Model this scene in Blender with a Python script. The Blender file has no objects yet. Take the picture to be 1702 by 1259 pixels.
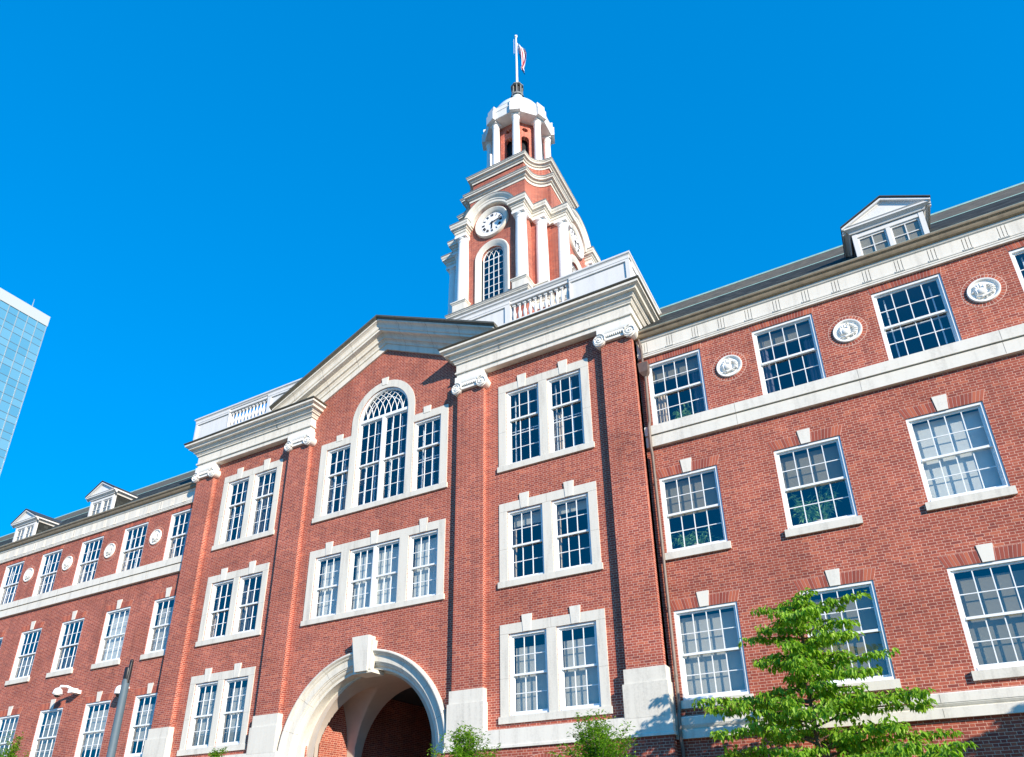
import bpy, bmesh, math, random
from math import pi, sin, cos, radians, sqrt, atan2, floor
from mathutils import Vector, Matrix
from mathutils.geometry import delaunay_2d_cdt

S = bpy.context.scene
COL = S.collection
# ------------------------------------------------------------------ camera
CAM = Vector((15.77221905, -18.96159477, 1.6))
YAW, PIT, ROL, FPX, PPX, PPY = -0.4835866, 0.4136967, -0.0178928, 1178.2372, 860.95, 880.0
cam_d = bpy.data.cameras.new('camera')
cam = bpy.data.objects.new('camera', cam_d); COL.objects.link(cam)
fwd = Vector((sin(YAW)*cos(PIT), cos(YAW)*cos(PIT), sin(PIT)))
r0 = Vector((cos(YAW), -sin(YAW), 0)); u0 = r0.cross(fwd)
rv = cos(ROL)*r0 + sin(ROL)*u0; uv_ = -sin(ROL)*r0 + cos(ROL)*u0
cam.matrix_world = Matrix(((rv.x, uv_.x, -fwd.x, CAM.x), (rv.y, uv_.y, -fwd.y, CAM.y), (rv.z, uv_.z, -fwd.z, CAM.z), (0, 0, 0, 1)))
cam_d.sensor_fit = 'HORIZONTAL'; cam_d.sensor_width = 36
cam_d.lens = FPX/1702*36
cam_d.shift_x = (851-PPX)/1702
cam_d.shift_y = (PPY-629.5)/1702
cam_d.clip_start = 0.1; cam_d.clip_end = 5000
S.camera = cam
# ------------------------------------------------------------------ sky and sun
SUN = Vector((1.68, -1.0, 0.77)).normalized()
EL = math.asin(SUN.z)
W = bpy.data.worlds.new('World'); S.world = W; W.use_nodes = True
nt = W.node_tree
for n in list(nt.nodes): nt.nodes.remove(n)
sky = nt.nodes.new('ShaderNodeTexSky'); sky.sky_type = 'NISHITA'; sky.sun_disc = False
sky.sun_elevation = EL; sky.sun_rotation = atan2(SUN.x, SUN.y)
sky.altitude = 100; sky.air_density = 1.0; sky.dust_density = 0.3; sky.ozone_density = 2.0
hsv = nt.nodes.new('ShaderNodeGamma'); hsv.inputs['Gamma'].default_value = 0.45
tint = nt.nodes.new('ShaderNodeMix'); tint.data_type = 'RGBA'; tint.blend_type = 'MULTIPLY'; tint.inputs[0].default_value = 1.0
tint.inputs[7].default_value = (0.0, 1.40, 3.0, 1)
bgn = nt.nodes.new('ShaderNodeBackground'); bgn.inputs[1].default_value = 0.123
wo = nt.nodes.new('ShaderNodeOutputWorld')
nt.links.new(sky.outputs[0], hsv.inputs['Color']); nt.links.new(hsv.outputs[0], tint.inputs[6])
nt.links.new(tint.outputs[2], bgn.inputs[0]); nt.links.new(bgn.outputs[0], wo.inputs[0])
sl = bpy.data.lights.new('sun', 'SUN'); sl.energy = 5.0; sl.angle = radians(0.5); sl.color = (1.0, 0.86, 0.70)
so = bpy.data.objects.new('sun', sl); COL.objects.link(so); so.location = (40, -40, 60)
so.rotation_euler = SUN.to_track_quat('Z', 'Y').to_euler()
S.view_settings.view_transform = 'Standard'; S.view_settings.look = 'None'
S.view_settings.exposure = 0.62; S.view_settings.gamma = 1
S.cycles.max_bounces = 6; S.cycles.transparent_max_bounces = 12
S.cycles.use_denoising = True
try: S.cycles.use_adaptive_sampling = True
except Exception: pass

# ------------------------------------------------------------------ materials
class NB:
    def __init__(s, name):
        s.m = bpy.data.materials.new(name); s.m.use_nodes = True; s.t = s.m.node_tree
        s.bsdf = s.t.nodes['Principled BSDF']; s.out = s.t.nodes['Material Output']
    def n(s, kind, **kw):
        x = s.t.nodes.new(kind)
        for k, v in kw.items(): setattr(x, k, v)
        return x
    def l(s, a, b): s.t.links.new(a, b)
    def math(s, op, a, b=None, c=None):
        x = s.n('ShaderNodeMath', operation=op)
        for i, v in enumerate((a, b, c)):
            if v is None: continue
            if isinstance(v, (int, float)): x.inputs[i].default_value = v
            else: s.l(v, x.inputs[i])
        return x.outputs[0]
    def mix(s, f, a, b, mode='MIX'):
        x = s.n('ShaderNodeMix', data_type='RGBA', blend_type=mode)
        for i, v in ((0, f), (6, a), (7, b)):
            if isinstance(v, (int, float)): x.inputs[i].default_value = v
            elif isinstance(v, tuple): x.inputs[i].default_value = v if len(v) == 4 else v+(1,)
            else: s.l(v, x.inputs[i])
        return x.outputs[2]
    def ramp(s, f, stops):
        x = s.n('ShaderNodeValToRGB'); e = x.color_ramp.elements
        e[0].position, e[0].color = stops[0][0], stops[0][1]+(1,)
        e[1].position, e[1].color = stops[1][0], stops[1][1]+(1,)
        for p, c in stops[2:]:
            q = e.new(p); q.color = c+(1,)
        s.l(f, x.inputs[0]); return x.outputs[0]
    def noise(s, scale, vec=None, detail=3, rough=0.6):
        x = s.n('ShaderNodeTexNoise'); x.inputs['Scale'].default_value = scale
        x.inputs['Detail'].default_value = detail; x.inputs['Roughness'].default_value = rough
        if vec is not None: s.l(vec, x.inputs['Vector'])
        return x.outputs['Fac']
    def set(s, rough=0.7, metal=0.0, spec=0.4):
        s.bsdf.inputs['Roughness'].default_value = rough; s.bsdf.inputs['Metallic'].default_value = metal
        s.bsdf.inputs['Specular IOR Level'].default_value = spec
    def bump(s, h, strength=0.3, dist=0.01):
        b = s.n('ShaderNodeBump'); b.inputs['Strength'].default_value = strength; b.inputs['Distance'].default_value = dist
        s.l(h, b.inputs['Height']); s.l(b.outputs[0], s.bsdf.inputs['Normal'])
    def pos(s):
        g = s.n('ShaderNodeNewGeometry'); return g

def brick_mat(name, tone=1.0, weather=1.0):
    b = NB(name); g = b.pos()
    sp = b.n('ShaderNodeSeparateXYZ'); b.l(g.outputs['Position'], sp.inputs[0])
    sn = b.n('ShaderNodeSeparateXYZ'); b.l(g.outputs['True Normal'], sn.inputs[0])
    side = b.math('GREATER_THAN', b.math('ABSOLUTE', sn.outputs[0]), b.math('ABSOLUTE', sn.outputs[1]))
    u = b.math('ADD', b.math('MULTIPLY', sp.outputs[0], b.math('SUBTRACT', 1.0, side)), b.math('MULTIPLY', sp.outputs[1], side))
    u = b.math('ADD', u, 200.0)
    P, H, C = 0.331, 0.2207, 0.0745
    vr = b.math('DIVIDE', sp.outputs[2], C); row = b.math('FLOOR', vr); fv = b.math('FRACT', vr)
    off = b.math('MULTIPLY', b.math('MODULO', row, 2.0), 0.5)
    uu = b.math('ADD', b.math('DIVIDE', u, P), off)
    cell = b.math('FLOOR', uu); t = b.math('MULTIPLY', b.math('FRACT', uu), P)
    head = b.math('GREATER_THAN', t, H)
    du = b.math('MINIMUM', b.math('MINIMUM', t, b.math('ABSOLUTE', b.math('SUBTRACT', t, H))), b.math('SUBTRACT', P, t))
    dv = b.math('MULTIPLY', b.math('MINIMUM', fv, b.math('SUBTRACT', 1.0, fv)), C)
    d = b.math('MINIMUM', du, dv)
    nz = b.noise(60, g.outputs['Position'], 2)
    d = b.math('ADD', d, b.math('MULTIPLY', b.math('SUBTRACT', nz, 0.5), 0.004))
    mr = b.n('ShaderNodeMapRange'); mr.interpolation_type = 'SMOOTHSTEP'
    mr.inputs[1].default_value = 0.0038; mr.inputs[2].default_value = 0.0068; b.l(d, mr.inputs[0])
    mask = mr.outputs[0]
    cv = b.n('ShaderNodeCombineXYZ'); b.l(b.math('ADD', cell, b.math('MULTIPLY', head, 0.37)), cv.inputs[0]); b.l(row, cv.inputs[1]); b.l(side, cv.inputs[2])
    wn = b.n('ShaderNodeTexWhiteNoise'); b.l(cv.outputs[0], wn.inputs['Vector'])
    k = tone
    col = b.ramp(wn.outputs['Value'], [(0.0, (.185*k, .046*k, .036*k)), (0.16, (.245*k, .056*k, .038*k)), (0.60, (.300*k, .072*k, .045*k)), (0.86, (.350*k, .088*k, .053*k)), (1.0, (.43*k, .125*k, .070*k))])
    fine = b.noise(35, g.outputs['Position'], 4)
    col = b.mix(b.math('MULTIPLY', fine, 0.5), col, (.20*k, .05*k, .04*k))
    big = b.noise(0.55, g.outputs['Position'], 4, .65)
    mott = b.n('ShaderNodeMapRange'); mott.inputs[1].default_value = .3; mott.inputs[2].default_value = .75; mott.inputs[3].default_value = .78; mott.inputs[4].default_value = 1.22
    b.l(big, mott.inputs[0])
    mort = (.74, .47, .36)
    c = b.mix(mask, mort, col)
    sc = b.n('ShaderNodeVectorMath', operation='SCALE'); b.l(c, sc.inputs[0]); b.l(mott.outputs[0], sc.inputs['Scale'])
    # pale efflorescence patches
    ef = b.n('ShaderNodeMapRange'); ef.inputs[1].default_value = .70; ef.inputs[2].default_value = .80; ef.inputs[4].default_value = .45*weather
    b.l(b.noise(1.7, g.outputs['Position'], 5, .7), ef.inputs[0])
    c2 = b.mix(ef.outputs[0], sc.outputs[0], (.50, .33, .30))
    mp = b.n('ShaderNodeMapping'); mp.inputs['Scale'].default_value = (2.2, 2.2, .12); b.l(g.outputs['Position'], mp.inputs[0])
    sk = b.n('ShaderNodeMapRange'); sk.inputs[1].default_value = .52; sk.inputs[2].default_value = .78; sk.inputs[4].default_value = .42
    b.l(b.noise(1.0, mp.outputs[0], 5, .7), sk.inputs[0]); c2 = b.mix(sk.outputs[0], c2, (.12, .05, .045))
    b.l(c2, b.bsdf.inputs['Base Color']); b.set(.85, 0, .2)
    b.bump(b.math('ADD', mask, b.math('MULTIPLY', fine, .25)), .55, .008)
    return b.m
def stone_mat(name, colr, var=.12, streak=True, rough=.75, spec=.3):
    b = NB(name); g = b.pos()
    mp = b.n('ShaderNodeMapping'); mp.inputs['Scale'].default_value = (1, 1, .12); b.l(g.outputs['Position'], mp.inputs[0])
    n1 = b.noise(4.0, mp.outputs[0], 5, .65); n2 = b.noise(22, g.outputs['Position'], 3)
    f = b.math('ADD', b.math('MULTIPLY', n1, .7), b.math('MULTIPLY', n2, .3))
    dk = tuple(x*(1-2.2*var) for x in colr); lt = tuple(min(.92, x*(1+.8*var)) for x in colr)
    c = b.ramp(f, [(.28, dk), (.5, colr), (.78, lt)])
    b.l(c, b.bsdf.inputs['Base Color']); b.set(rough, 0, spec); b.bump(n2, .15, .004)
    return b.m
def flat_mat(name, colr, rough=.5, metal=0, spec=.4, var=.0, scale=8):
    b = NB(name); g = b.pos(); b.set(rough, metal, spec)
    n = b.noise(scale, g.outputs['Position'], 4)
    c = b.ramp(n, [(.3, tuple(x*(1-var) for x in colr)), (.7, tuple(min(.95, x*(1+var)) for x in colr))])
    b.l(c, b.bsdf.inputs['Base Color']); return b.m
def island_mat(name, stops, rough=.8, spec=.2, tr=0.0, extra=None):
    b = NB(name); g = b.pos(); b.set(rough, 0, spec)
    c = b.ramp(g.outputs['Random Per Island'], stops)
    b.l(c, b.bsdf.inputs['Base Color'])
    if tr:
        t = b.n('ShaderNodeBsdfTranslucent'); mx = b.n('ShaderNodeMixShader'); mx.inputs[0].default_value = tr
        c2 = b.mix(1.0, c, (1.3, 1.45, .45), 'MULTIPLY'); b.l(c2, t.inputs[0])
        b.l(b.bsdf.outputs[0], mx.inputs[1]); b.l(t.outputs[0], mx.inputs[2]); b.l(mx.outputs[0], b.out.inputs[0])
    return b.m
def glass_mat(name, refl=.12, tintc=(.86, .90, .92)):
    b = NB(name); t = b.n('ShaderNodeBsdfTransparent'); t.inputs[0].default_value = tintc+(1,)
    gl = b.n('ShaderNodeBsdfGlossy'); gl.inputs['Roughness'].default_value = .02; gl.inputs[0].default_value = (.95, .97, 1, 1)
    g = b.pos(); bm = b.n('ShaderNodeBump'); bm.inputs['Strength'].default_value = .10; bm.inputs['Distance'].default_value = .05
    b.l(b.noise(2.2, g.outputs['Position'], 2), bm.inputs['Height']); b.l(bm.outputs[0], gl.inputs['Normal'])
    fr = b.n('ShaderNodeLayerWeight'); fr.inputs[0].default_value = .5
    f = b.math('MINIMUM', b.math('ADD', b.math('MULTIPLY', b.math('POWER', fr.outputs['Facing'], 4.0), .9), refl), 1.0)
    mx = b.n('ShaderNodeMixShader'); b.l(f, mx.inputs[0]); b.l(t.outputs[0], mx.inputs[1]); b.l(gl.outputs[0], mx.inputs[2])
    b.l(mx.outputs[0], b.out.inputs[0]); return b.m
def slat_mat(name, colr, pitch=.028, depth=.45):
    b = NB(name); g = b.pos(); sp = b.n('ShaderNodeSeparateXYZ'); b.l(g.outputs['Position'], sp.inputs[0])
    f = b.math('FRACT', b.math('DIVIDE', sp.outputs[2], pitch))
    c = b.ramp(f, [(0.0, tuple(x*(1-depth) for x in colr)), (.25, colr), (.9, colr), (1.0, tuple(x*(1-depth) for x in colr))])
    b.l(c, b.bsdf.inputs['Base Color']); b.set(.6, 0, .3); b.bump(f, .4, .01); return b.m
def slate_mat(name, colr):
    b = NB(name); g = b.pos(); sp = b.n('ShaderNodeSeparateXYZ'); b.l(g.outputs['Position'], sp.inputs[0])
    vr = b.math('DIVIDE', sp.outputs[2], .17); row = b.math('FLOOR', vr)
    uu = b.math('ADD', b.math('DIVIDE', b.math('ADD', sp.outputs[0], b.math('ADD', sp.outputs[1], 300)), .24), b.math('MULTIPLY', b.math('MODULO', row, 2.0), .5))
    cv = b.n('ShaderNodeCombineXYZ'); b.l(b.math('FLOOR', uu), cv.inputs[0]); b.l(row, cv.inputs[1])
    wn = b.n('ShaderNodeTexWhiteNoise'); b.l(cv.outputs[0], wn.inputs['Vector'])
    c = b.ramp(wn.outputs['Value'], [(0, tuple(x*.55 for x in colr)), (.5, colr), (1, tuple(x*1.6 for x in colr))])
    e = b.math('MINIMUM', b.math('FRACT', uu), b.math('FRACT', vr))
    m = b.math('LESS_THAN', e, .09); c = b.mix(m, c, (.02, .024, .024))
    b.l(c, b.bsdf.inputs['Base Color']); b.set(.8, 0, .2); b.bump(b.math('FRACT', vr), .5, .02); return b.m

M = {}
M['brick'] = brick_mat('red_brick', 1.27)
M['brick_tower'] = brick_mat('tower_brick', 1.4, .3)
M['stone'] = stone_mat('limestone', (.66, .64, .57), .14)
M['stone2'] = stone_mat('pale_limestone', (.71, .69, .62), .12)
M['white'] = stone_mat('white_paint', (.70, .71, .70), .06, rough=.45)
M['column'] = stone_mat('white_column_paint', (.84, .85, .84), .03, rough=.5)
M['frame'] = flat_mat('window_paint', (.80, .83, .84), .4, var=.03)
M['glass'] = glass_mat('window_glass')
M['glass_dark'] = glass_mat('tower_glass', .12, (.5, .6, .75))
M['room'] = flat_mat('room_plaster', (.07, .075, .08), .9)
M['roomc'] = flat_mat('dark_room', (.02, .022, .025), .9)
M['blind'] = slat_mat('blind_slats', (.56, .54, .46))
M['blind_dark'] = slat_mat('olive_blind_slats', (.30, .275, .20))
M['shade'] = flat_mat('roller_shade', (.66, .66, .60), .8, var=.04)
M['curtain'] = flat_mat('curtain_cloth', (.62, .50, .38), .9, var=.1, scale=30)
M['curtain_dark'] = flat_mat('dark_curtain_cloth', (.12, .12, .16), .9, var=.1)
M['slate'] = slate_mat('slate_shingles', (.032, .036, .034))
M['metal_roof'] = flat_mat('brown_roof_metal', (.105, .092, .065), .7, 0, var=.3, scale=3)
M['verdigris'] = flat_mat('verdigris_copper', (.30, .50, .46), .6, var=.1)
M['gutter'] = flat_mat('bronze_gutter', (.26, .21, .14), .5, .1, var=.2, scale=5)
M['dark_gutter'] = flat_mat('dark_gutter_metal', (.13, .125, .10), .5, .3, var=.2)
M['plaster'] = flat_mat('vault_plaster', (.50, .44, .38), .9, var=.08, scale=2)
M['pipe'] = flat_mat('downpipe_metal', (.17, .135, .115), .5, .1, var=.1)
M['black'] = flat_mat('black_paint', (.015, .015, .018), .4)
M['clock_white'] = flat_mat('clock_enamel', (.82, .83, .84), .5)
M['relief'] = stone_mat('white_relief', (.80, .80, .76), .06)
M['flat_brick'] = island_mat('arch_bricks', [(0, (.24, .06, .045)), (.4, (.32, .08, .056)), (.8, (.38, .10, .065)), (1, (.48, .14, .08))])
M['mortar'] = flat_mat('mortar', (.70, .46, .37), .9, var=.08)
M['pole'] = flat_mat('grey_pole_paint', (.085, .13, .16), .6, 0, var=.06)
M['camera_white'] = flat_mat('camera_plastic', (.85, .85, .85), .35)

M['joint'] = flat_mat('dark_joint', (.22, .20, .17), .9)
M['lead'] = flat_mat('lead_flashing', (.20, .21, .20), .6, .1, var=.2)
# ------------------------------------------------------------------ mesh helpers
class MB:
    def __init__(s): s.v = []; s.f = []; s.mi = []
    def add(s, vs, fs, mi=0):
        o = len(s.v); s.v += [tuple(p) for p in vs]; s.f += [tuple(i+o for i in f) for f in fs]; s.mi += [mi]*len(fs); return s
    def quad(s, a, b, c, d, mi=0): return s.add([a, b, c, d], [(0, 1, 2, 3)], mi)
    def box(s, x0, x1, y0, y1, z0, z1, mi=0):
        if x0 > x1: x0, x1 = x1, x0
        return s.add([(x0, y0, z0), (x1, y0, z0), (x1, y1, z0), (x0, y1, z0), (x0, y0, z1), (x1, y0, z1), (x1, y1, z1), (x0, y1, z1)],
                     [(0, 3, 2, 1), (4, 5, 6, 7), (0, 1, 5, 4), (1, 2, 6, 5), (2, 3, 7, 6), (3, 0, 4, 7)], mi)
    def prism_y(s, pts, y0, y1, mi=0):   # pts (x,z) seen from the front counter-clockwise, extruded in y
        n = len(pts); vs = [(x, y0, z) for x, z in pts] + [(x, y1, z) for x, z in pts]
        fs = [tuple(range(n)), tuple(range(2*n-1, n-1, -1))] + [(i, i+n, (i+1) % n+n, (i+1) % n) for i in range(n)]
        return s.add(vs, fs, mi)
    def prism_z(s, pts, z0, z1, mi=0):
        n = len(pts); vs = [(x, y, z0) for x, y in pts] + [(x, y, z1) for x, y in pts]
        fs = [tuple(range(n-1, -1, -1)), tuple(range(n, 2*n))] + [(i, (i+1) % n, (i+1) % n+n, i+n) for i in range(n)]
        return s.add(vs, fs, mi)
    def sweep(s, prof, path, closed=False, mi=0, cap=False, smooth_from=None):
        # prof [(o,z)], path [(x,y)], outward = right-hand side of travel
        n = len(path); nrm = []
        def segn(i):
            a = path[i % n]; b = path[(i+1) % n]; dx, dy = b[0]-a[0], b[1]-a[1]; L = sqrt(dx*dx+dy*dy) or 1
            return (dy/L, -dx/L)
        for i in range(n):
            if closed: a, b = segn(i-1), segn(i)
            elif i == 0: a = b = segn(0)
            elif i == n-1: a = b = segn(n-2)
            else: a, b = segn(i-1), segn(i)
            mx, my = a[0]+b[0], a[1]+b[1]; d = mx*a[0]+my*a[1]
            if abs(d) < 1e-6: nrm.append(a)
            else: nrm.append((mx/d, my/d))
        vs = []; m = len(prof)
        for (x, y), (nx, ny) in zip(path, nrm):
            vs += [(x+nx*o, y+ny*o, z) for o, z in prof]
        fs = []
        for i in range(n if closed else n-1):
            j = (i+1) % n
            for k in range(m-1): fs.append((i*m+k, j*m+k, j*m+k+1, i*m+k+1))
        if cap and not closed:
            fs.append(tuple(range(m))); fs.append(tuple((n-1)*m+k for k in range(m-1, -1, -1)))
        return s.add(vs, fs, mi)
    def lathe(s, prof, cx, cy, n=20, mi=0, a0=0.0):
        m = len(prof); vs = []
        for i in range(n):
            a = 2*pi*i/n+a0
            vs += [(cx+r*cos(a), cy+r*sin(a), z) for r, z in prof]
        fs = [(i*m+k, ((i+1) % n)*m+k, ((i+1) % n)*m+k+1, i*m+k+1) for i in range(n) for k in range(m-1)]
        return s.add(vs, fs, mi)
    def tube(s, pts, rad, n=8, mi=0, cap=True):
        m = len(pts); vs = []
        P = [Vector(p) for p in pts]
        for i, p in enumerate(P):
            d = (P[min(i+1, m-1)]-P[max(i-1, 0)]).normalized()
            q = Vector((0, 0, 1)) if abs(d.z) < .9 else Vector((1, 0, 0))
            a = d.cross(q).normalized(); b = d.cross(a)
            r = rad[i] if isinstance(rad, (list, tuple)) else rad
            vs += [tuple(p+a*r*cos(2*pi*k/n)+b*r*sin(2*pi*k/n)) for k in range(n)]
        fs = [(i*n+k, i*n+(k+1) % n, (i+1)*n+(k+1) % n, (i+1)*n+k) for i in range(m-1) for k in range(n)]
        if cap: fs += [tuple(range(n-1, -1, -1)), tuple((m-1)*n+k for k in range(n))]
        return s.add(vs, fs, mi)
    def ball(s, c, rx, ry, rz, n=10, m=6, mi=0):
        vs = [(c[0], c[1], c[2]-rz)]
        for j in range(1, m):
            t = -pi/2+pi*j/m
            vs += [(c[0]+rx*cos(t)*cos(2*pi*i/n), c[1]+ry*cos(t)*sin(2*pi*i/n), c[2]+rz*sin(t)) for i in range(n)]
        vs.append((c[0], c[1], c[2]+rz)); L = len(vs)-1
        fs = [(0, 1+(i+1) % n, 1+i) for i in range(n)]
        for j in range(m-2):
            fs += [(1+j*n+i, 1+j*n+(i+1) % n, 1+(j+1)*n+(i+1) % n, 1+(j+1)*n+i) for i in range(n)]
        fs += [(1+(m-2)*n+i, 1+(m-2)*n+(i+1) % n, L) for i in range(n)]
        return s.add(vs, fs, mi)
    def annulus(s, c, prof, a0, a1, n, mi=0, closed=False):
        # ring in the x-z plane about c=(x,z); prof [(r,y)]
        m = len(prof); vs = []; cnt = n if closed else n+1
        for i in range(cnt):
            a = a0+(a1-a0)*i/n
            vs += [(c[0]+r*cos(a), y, c[1]+r*sin(a)) for r, y in prof]
        fs = [(i*m+k, i*m+k+1, ((i+1) % cnt)*m+k+1, ((i+1) % cnt)*m+k) for i in range(n) for k in range(m-1)]
        return s.add(vs, fs, mi)
    def mirrored(s):
        o = MB(); o.v = [(-x, y, z) for x, y, z in s.v]; o.f = [tuple(reversed(f)) for f in s.f]; o.mi = list(s.mi); return o
    def moved(s, T):
        o = MB(); o.v = [tuple(T @ Vector(p)) for p in s.v]; o.f = list(s.f); o.mi = list(s.mi); return o
    def join(s, o): return s.add(o.v, o.f) if not any(o.mi) else s._j(o)
    def _j(s, o):
        k = len(s.v); s.v += o.v; s.f += [tuple(i+k for i in f) for f in o.f]; s.mi += o.mi; return s
    def mesh(s, name, mats, smooth=False, fix=True):
        me = bpy.data.meshes.new(name); me.from_pydata(s.v, [], s.f)
        for m in (mats if isinstance(mats, list) else [mats]): me.materials.append(m)
        me.polygons.foreach_set('material_index', s.mi)
        if fix:
            bm = bmesh.new(); bm.from_mesh(me); bmesh.ops.recalc_face_normals(bm, faces=bm.faces); bm.to_mesh(me); bm.free()
        if smooth:
            me.polygons.foreach_set('use_smooth', [True]*len(me.polygons))
            try: me.set_sharp_from_angle(angle=radians(38))
            except Exception: pass
        me.update(); return me
    def build(s, name, mats, parent=None, smooth=False, fix=True, loc=None):
        o = bpy.data.objects.new(name, s.mesh(name, mats, smooth, fix)); COL.objects.link(o)
        if parent: o.parent = parent
        if loc: o.location = loc
        return o
def empty(name, loc=(0, 0, 0)):
    o = bpy.data.objects.new(name, None); COL.objects.link(o); o.location = loc; o.empty_display_size = .3; return o
def tag(o, label=None, cat=None, group=None, kind=None):
    if label: o['label'] = label
    if cat: o['category'] = cat
    if group: o['group'] = group
    if kind: o['kind'] = kind
    return o
def link_mesh(name, me, parent, loc=(0, 0, 0)):
    o = bpy.data.objects.new(name, me); COL.objects.link(o); o.parent = parent; o.location = loc; return o
def rect(x0, x1, z0, z1): return [(x0, z0), (x1, z0), (x1, z1), (x0, z1)]
def arch_pts(cx, zc, r, z0, n=24, rev=False):
    p = [(cx-r, z0), (cx+r, z0)] + [(cx+r*cos(pi*i/n), zc+r*sin(pi*i/n)) for i in range(n+1)]
    return p
def inside(pt, poly):
    x, y = pt; c = False; n = len(poly)
    for i in range(n):
        x1, y1 = poly[i]; x2, y2 = poly[(i+1) % n]
        if (y1 > y) != (y2 > y) and x < (x2-x1)*(y-y1)/(y2-y1)+x1: c = not c
    return c
def panel(mb, outer, holes, y, depth, mi=0, edge=0.0):
    """flat sheet in the plane y with holes whose reveals run back by depth; edge>0 also closes the outer rim"""
    vs = []; es = []
    for lp in [outer]+holes:
        o = len(vs); n = len(lp); vs += [Vector(p) for p in lp]; es += [(o+i, o+(i+1) % n) for i in range(n)]
    V, E_, F, _, _, _ = delaunay_2d_cdt(vs, es, [], 0, 1e-6)
    fs = []
    for f in F:
        c = (sum(V[i].x for i in f)/len(f), sum(V[i].y for i in f)/len(f))
        if inside(c, outer) and not any(inside(c, h) for h in holes): fs.append(tuple(f))
    mb.add([(p.x, y, p.y) for p in V], fs, mi)
    for h in holes:
        n = len(h)
        mb.add([(x, y, z) for x, z in h]+[(x, y+depth, z) for x, z in h], [(i, (i+1) % n, (i+1) % n+n, i+n) for i in range(n)], mi)
    if edge:
        n = len(outer)
        mb.add([(x, y, z) for x, z in outer]+[(x, y+edge, z) for x, z in outer], [(i, (i+1) % n, (i+1) % n+n, i+n) for i in range(n)], mi)
    return mb

# ------------------------------------------------------------------ ground
g = MB(); g.quad((-1500, -1500, 0), (1500, -1500, 0), (1500, 1500, 0), (-1500, 1500, 0))
gm = NB('ground_concrete'); gp = gm.pos()
gc = gm.ramp(gm.noise(.3, gp.outputs['Position'], 5), [(.3, (.17, .14, .10)), (.7, (.22, .19, .13))])
gm.l(gc, gm.bsdf.inputs['Base Color']); gm.set(.9, 0, .2)
tag(g.build('ground', gm.m), kind='structure')

# ================================================================== BUILDING
BLD = empty('brick_building', (0, -.5, 0))
tag(BLD, 'long red brick building with white stone trim, central gable and slate roofed wings', 'building')
BO = empty('origin_tmp')      # dropped at the end: parts are parented to BLD with world coordinates kept
def part(mb, name, mats, smooth=False, parent=None, fix=True):
    o = mb.build(name, mats, parent or BLD, smooth, fix)
    if parent is None: o.location = (0, .5, 0)
    return o
WX0, SP, WW = 11.562, 3.36, 1.752
T4, B4, T3, B3, T2, B2 = 15.815, 13.428, 11.607, 9.157, 7.416, 4.938
YB = -.25            # pavilion wall
YP = -.45            # pilaster face
NR, NL = 5, 8        # window bays in the right and left wing

# ---- window builder (cached meshes, local origin = bottom centre on the frame front)
_cache = {}
def win_meshes(w, h, cols, ru, rl, meet, units=1):
    key = (round(w, 3), round(h, 3), cols, ru, rl, round(meet, 3), units)
    if key in _cache: return _cache[key]
    fr = MB(); jw, hw, sw, dp = .062, .075, .07, .17
    x0, x1 = -w/2, w/2
    fr.box(x0, x0+jw, 0, dp, 0, h); fr.box(x1-jw, x1, 0, dp, 0, h)
    fr.box(x0+jw, x1-jw, 0.002, dp-.002, h-hw, h-.001); fr.box(x0+jw, x1-jw, -.012, dp-.002, .001, sw)
    # stop bead
    fr.box(x0+jw, x0+jw+.022, .05, dp-.004, sw, h-hw); fr.box(x1-jw-.022, x1-jw, .05, dp-.004, sw, h-hw)
    if units == 2: fr.box(-.065, .065, .003, dp-.003, sw, h-hw)
    up, lo, pn = MB(), MB(), MB()
    spans = [(x0+jw+.022, x1-jw-.022)] if units == 1 else [(x0+jw+.022, -.065), (.065, x1-jw-.022)]
    for a, b in spans:
        for mb, z0, z1, yy, rows, nbot in ((up, meet-.03, h-hw, .065, ru, .05), (lo, sw, meet+.03, .115, rl, .075)):
            st = .038
            mb.box(a, a+st, yy, yy+.04, z0, z1); mb.box(b-st, b, yy, yy+.04, z0, z1)
            mb.box(a+st, b-st, yy+.001, yy+.039, z1-.05, z1-.001); mb.box(a+st, b-st, yy-(.018 if mb is up else 0)+.001, yy+.039, z0+.001, z0+(.062 if mb is up else .075))
            gw = (b-a-2*st)/cols; gh = (z1-.05-z0-(.062 if mb is up else .075))/rows; zb = z0+(.062 if mb is up else .075)
            for i in range(1, cols): mb.box(a+st+gw*i-.012, a+st+gw*i+.012, yy+.006, yy+.034, zb, z1-.05)
            for j in range(1, rows): mb.box(a+st, b-st, yy+.008, yy+.032, zb+gh*j-.011, zb+gh*j+.011)
            pn.quad((a+st, yy+.02, z0+.03), (b-st, yy+.02, z0+.03), (b-st, yy+.02, z1-.03), (a+st, yy+.02, z1-.03))
    r = (fr.mesh('window', M['frame']), up.mesh('upper_sash', M['frame']), lo.mesh('lower_sash', M['frame']), pn.mesh('pane', M['glass'], fix=False))
    _cache[key] = r; return r
_c2 = {}
def cached(key, fn):
    if key not in _c2: _c2[key] = fn()
    return _c2[key]
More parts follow.
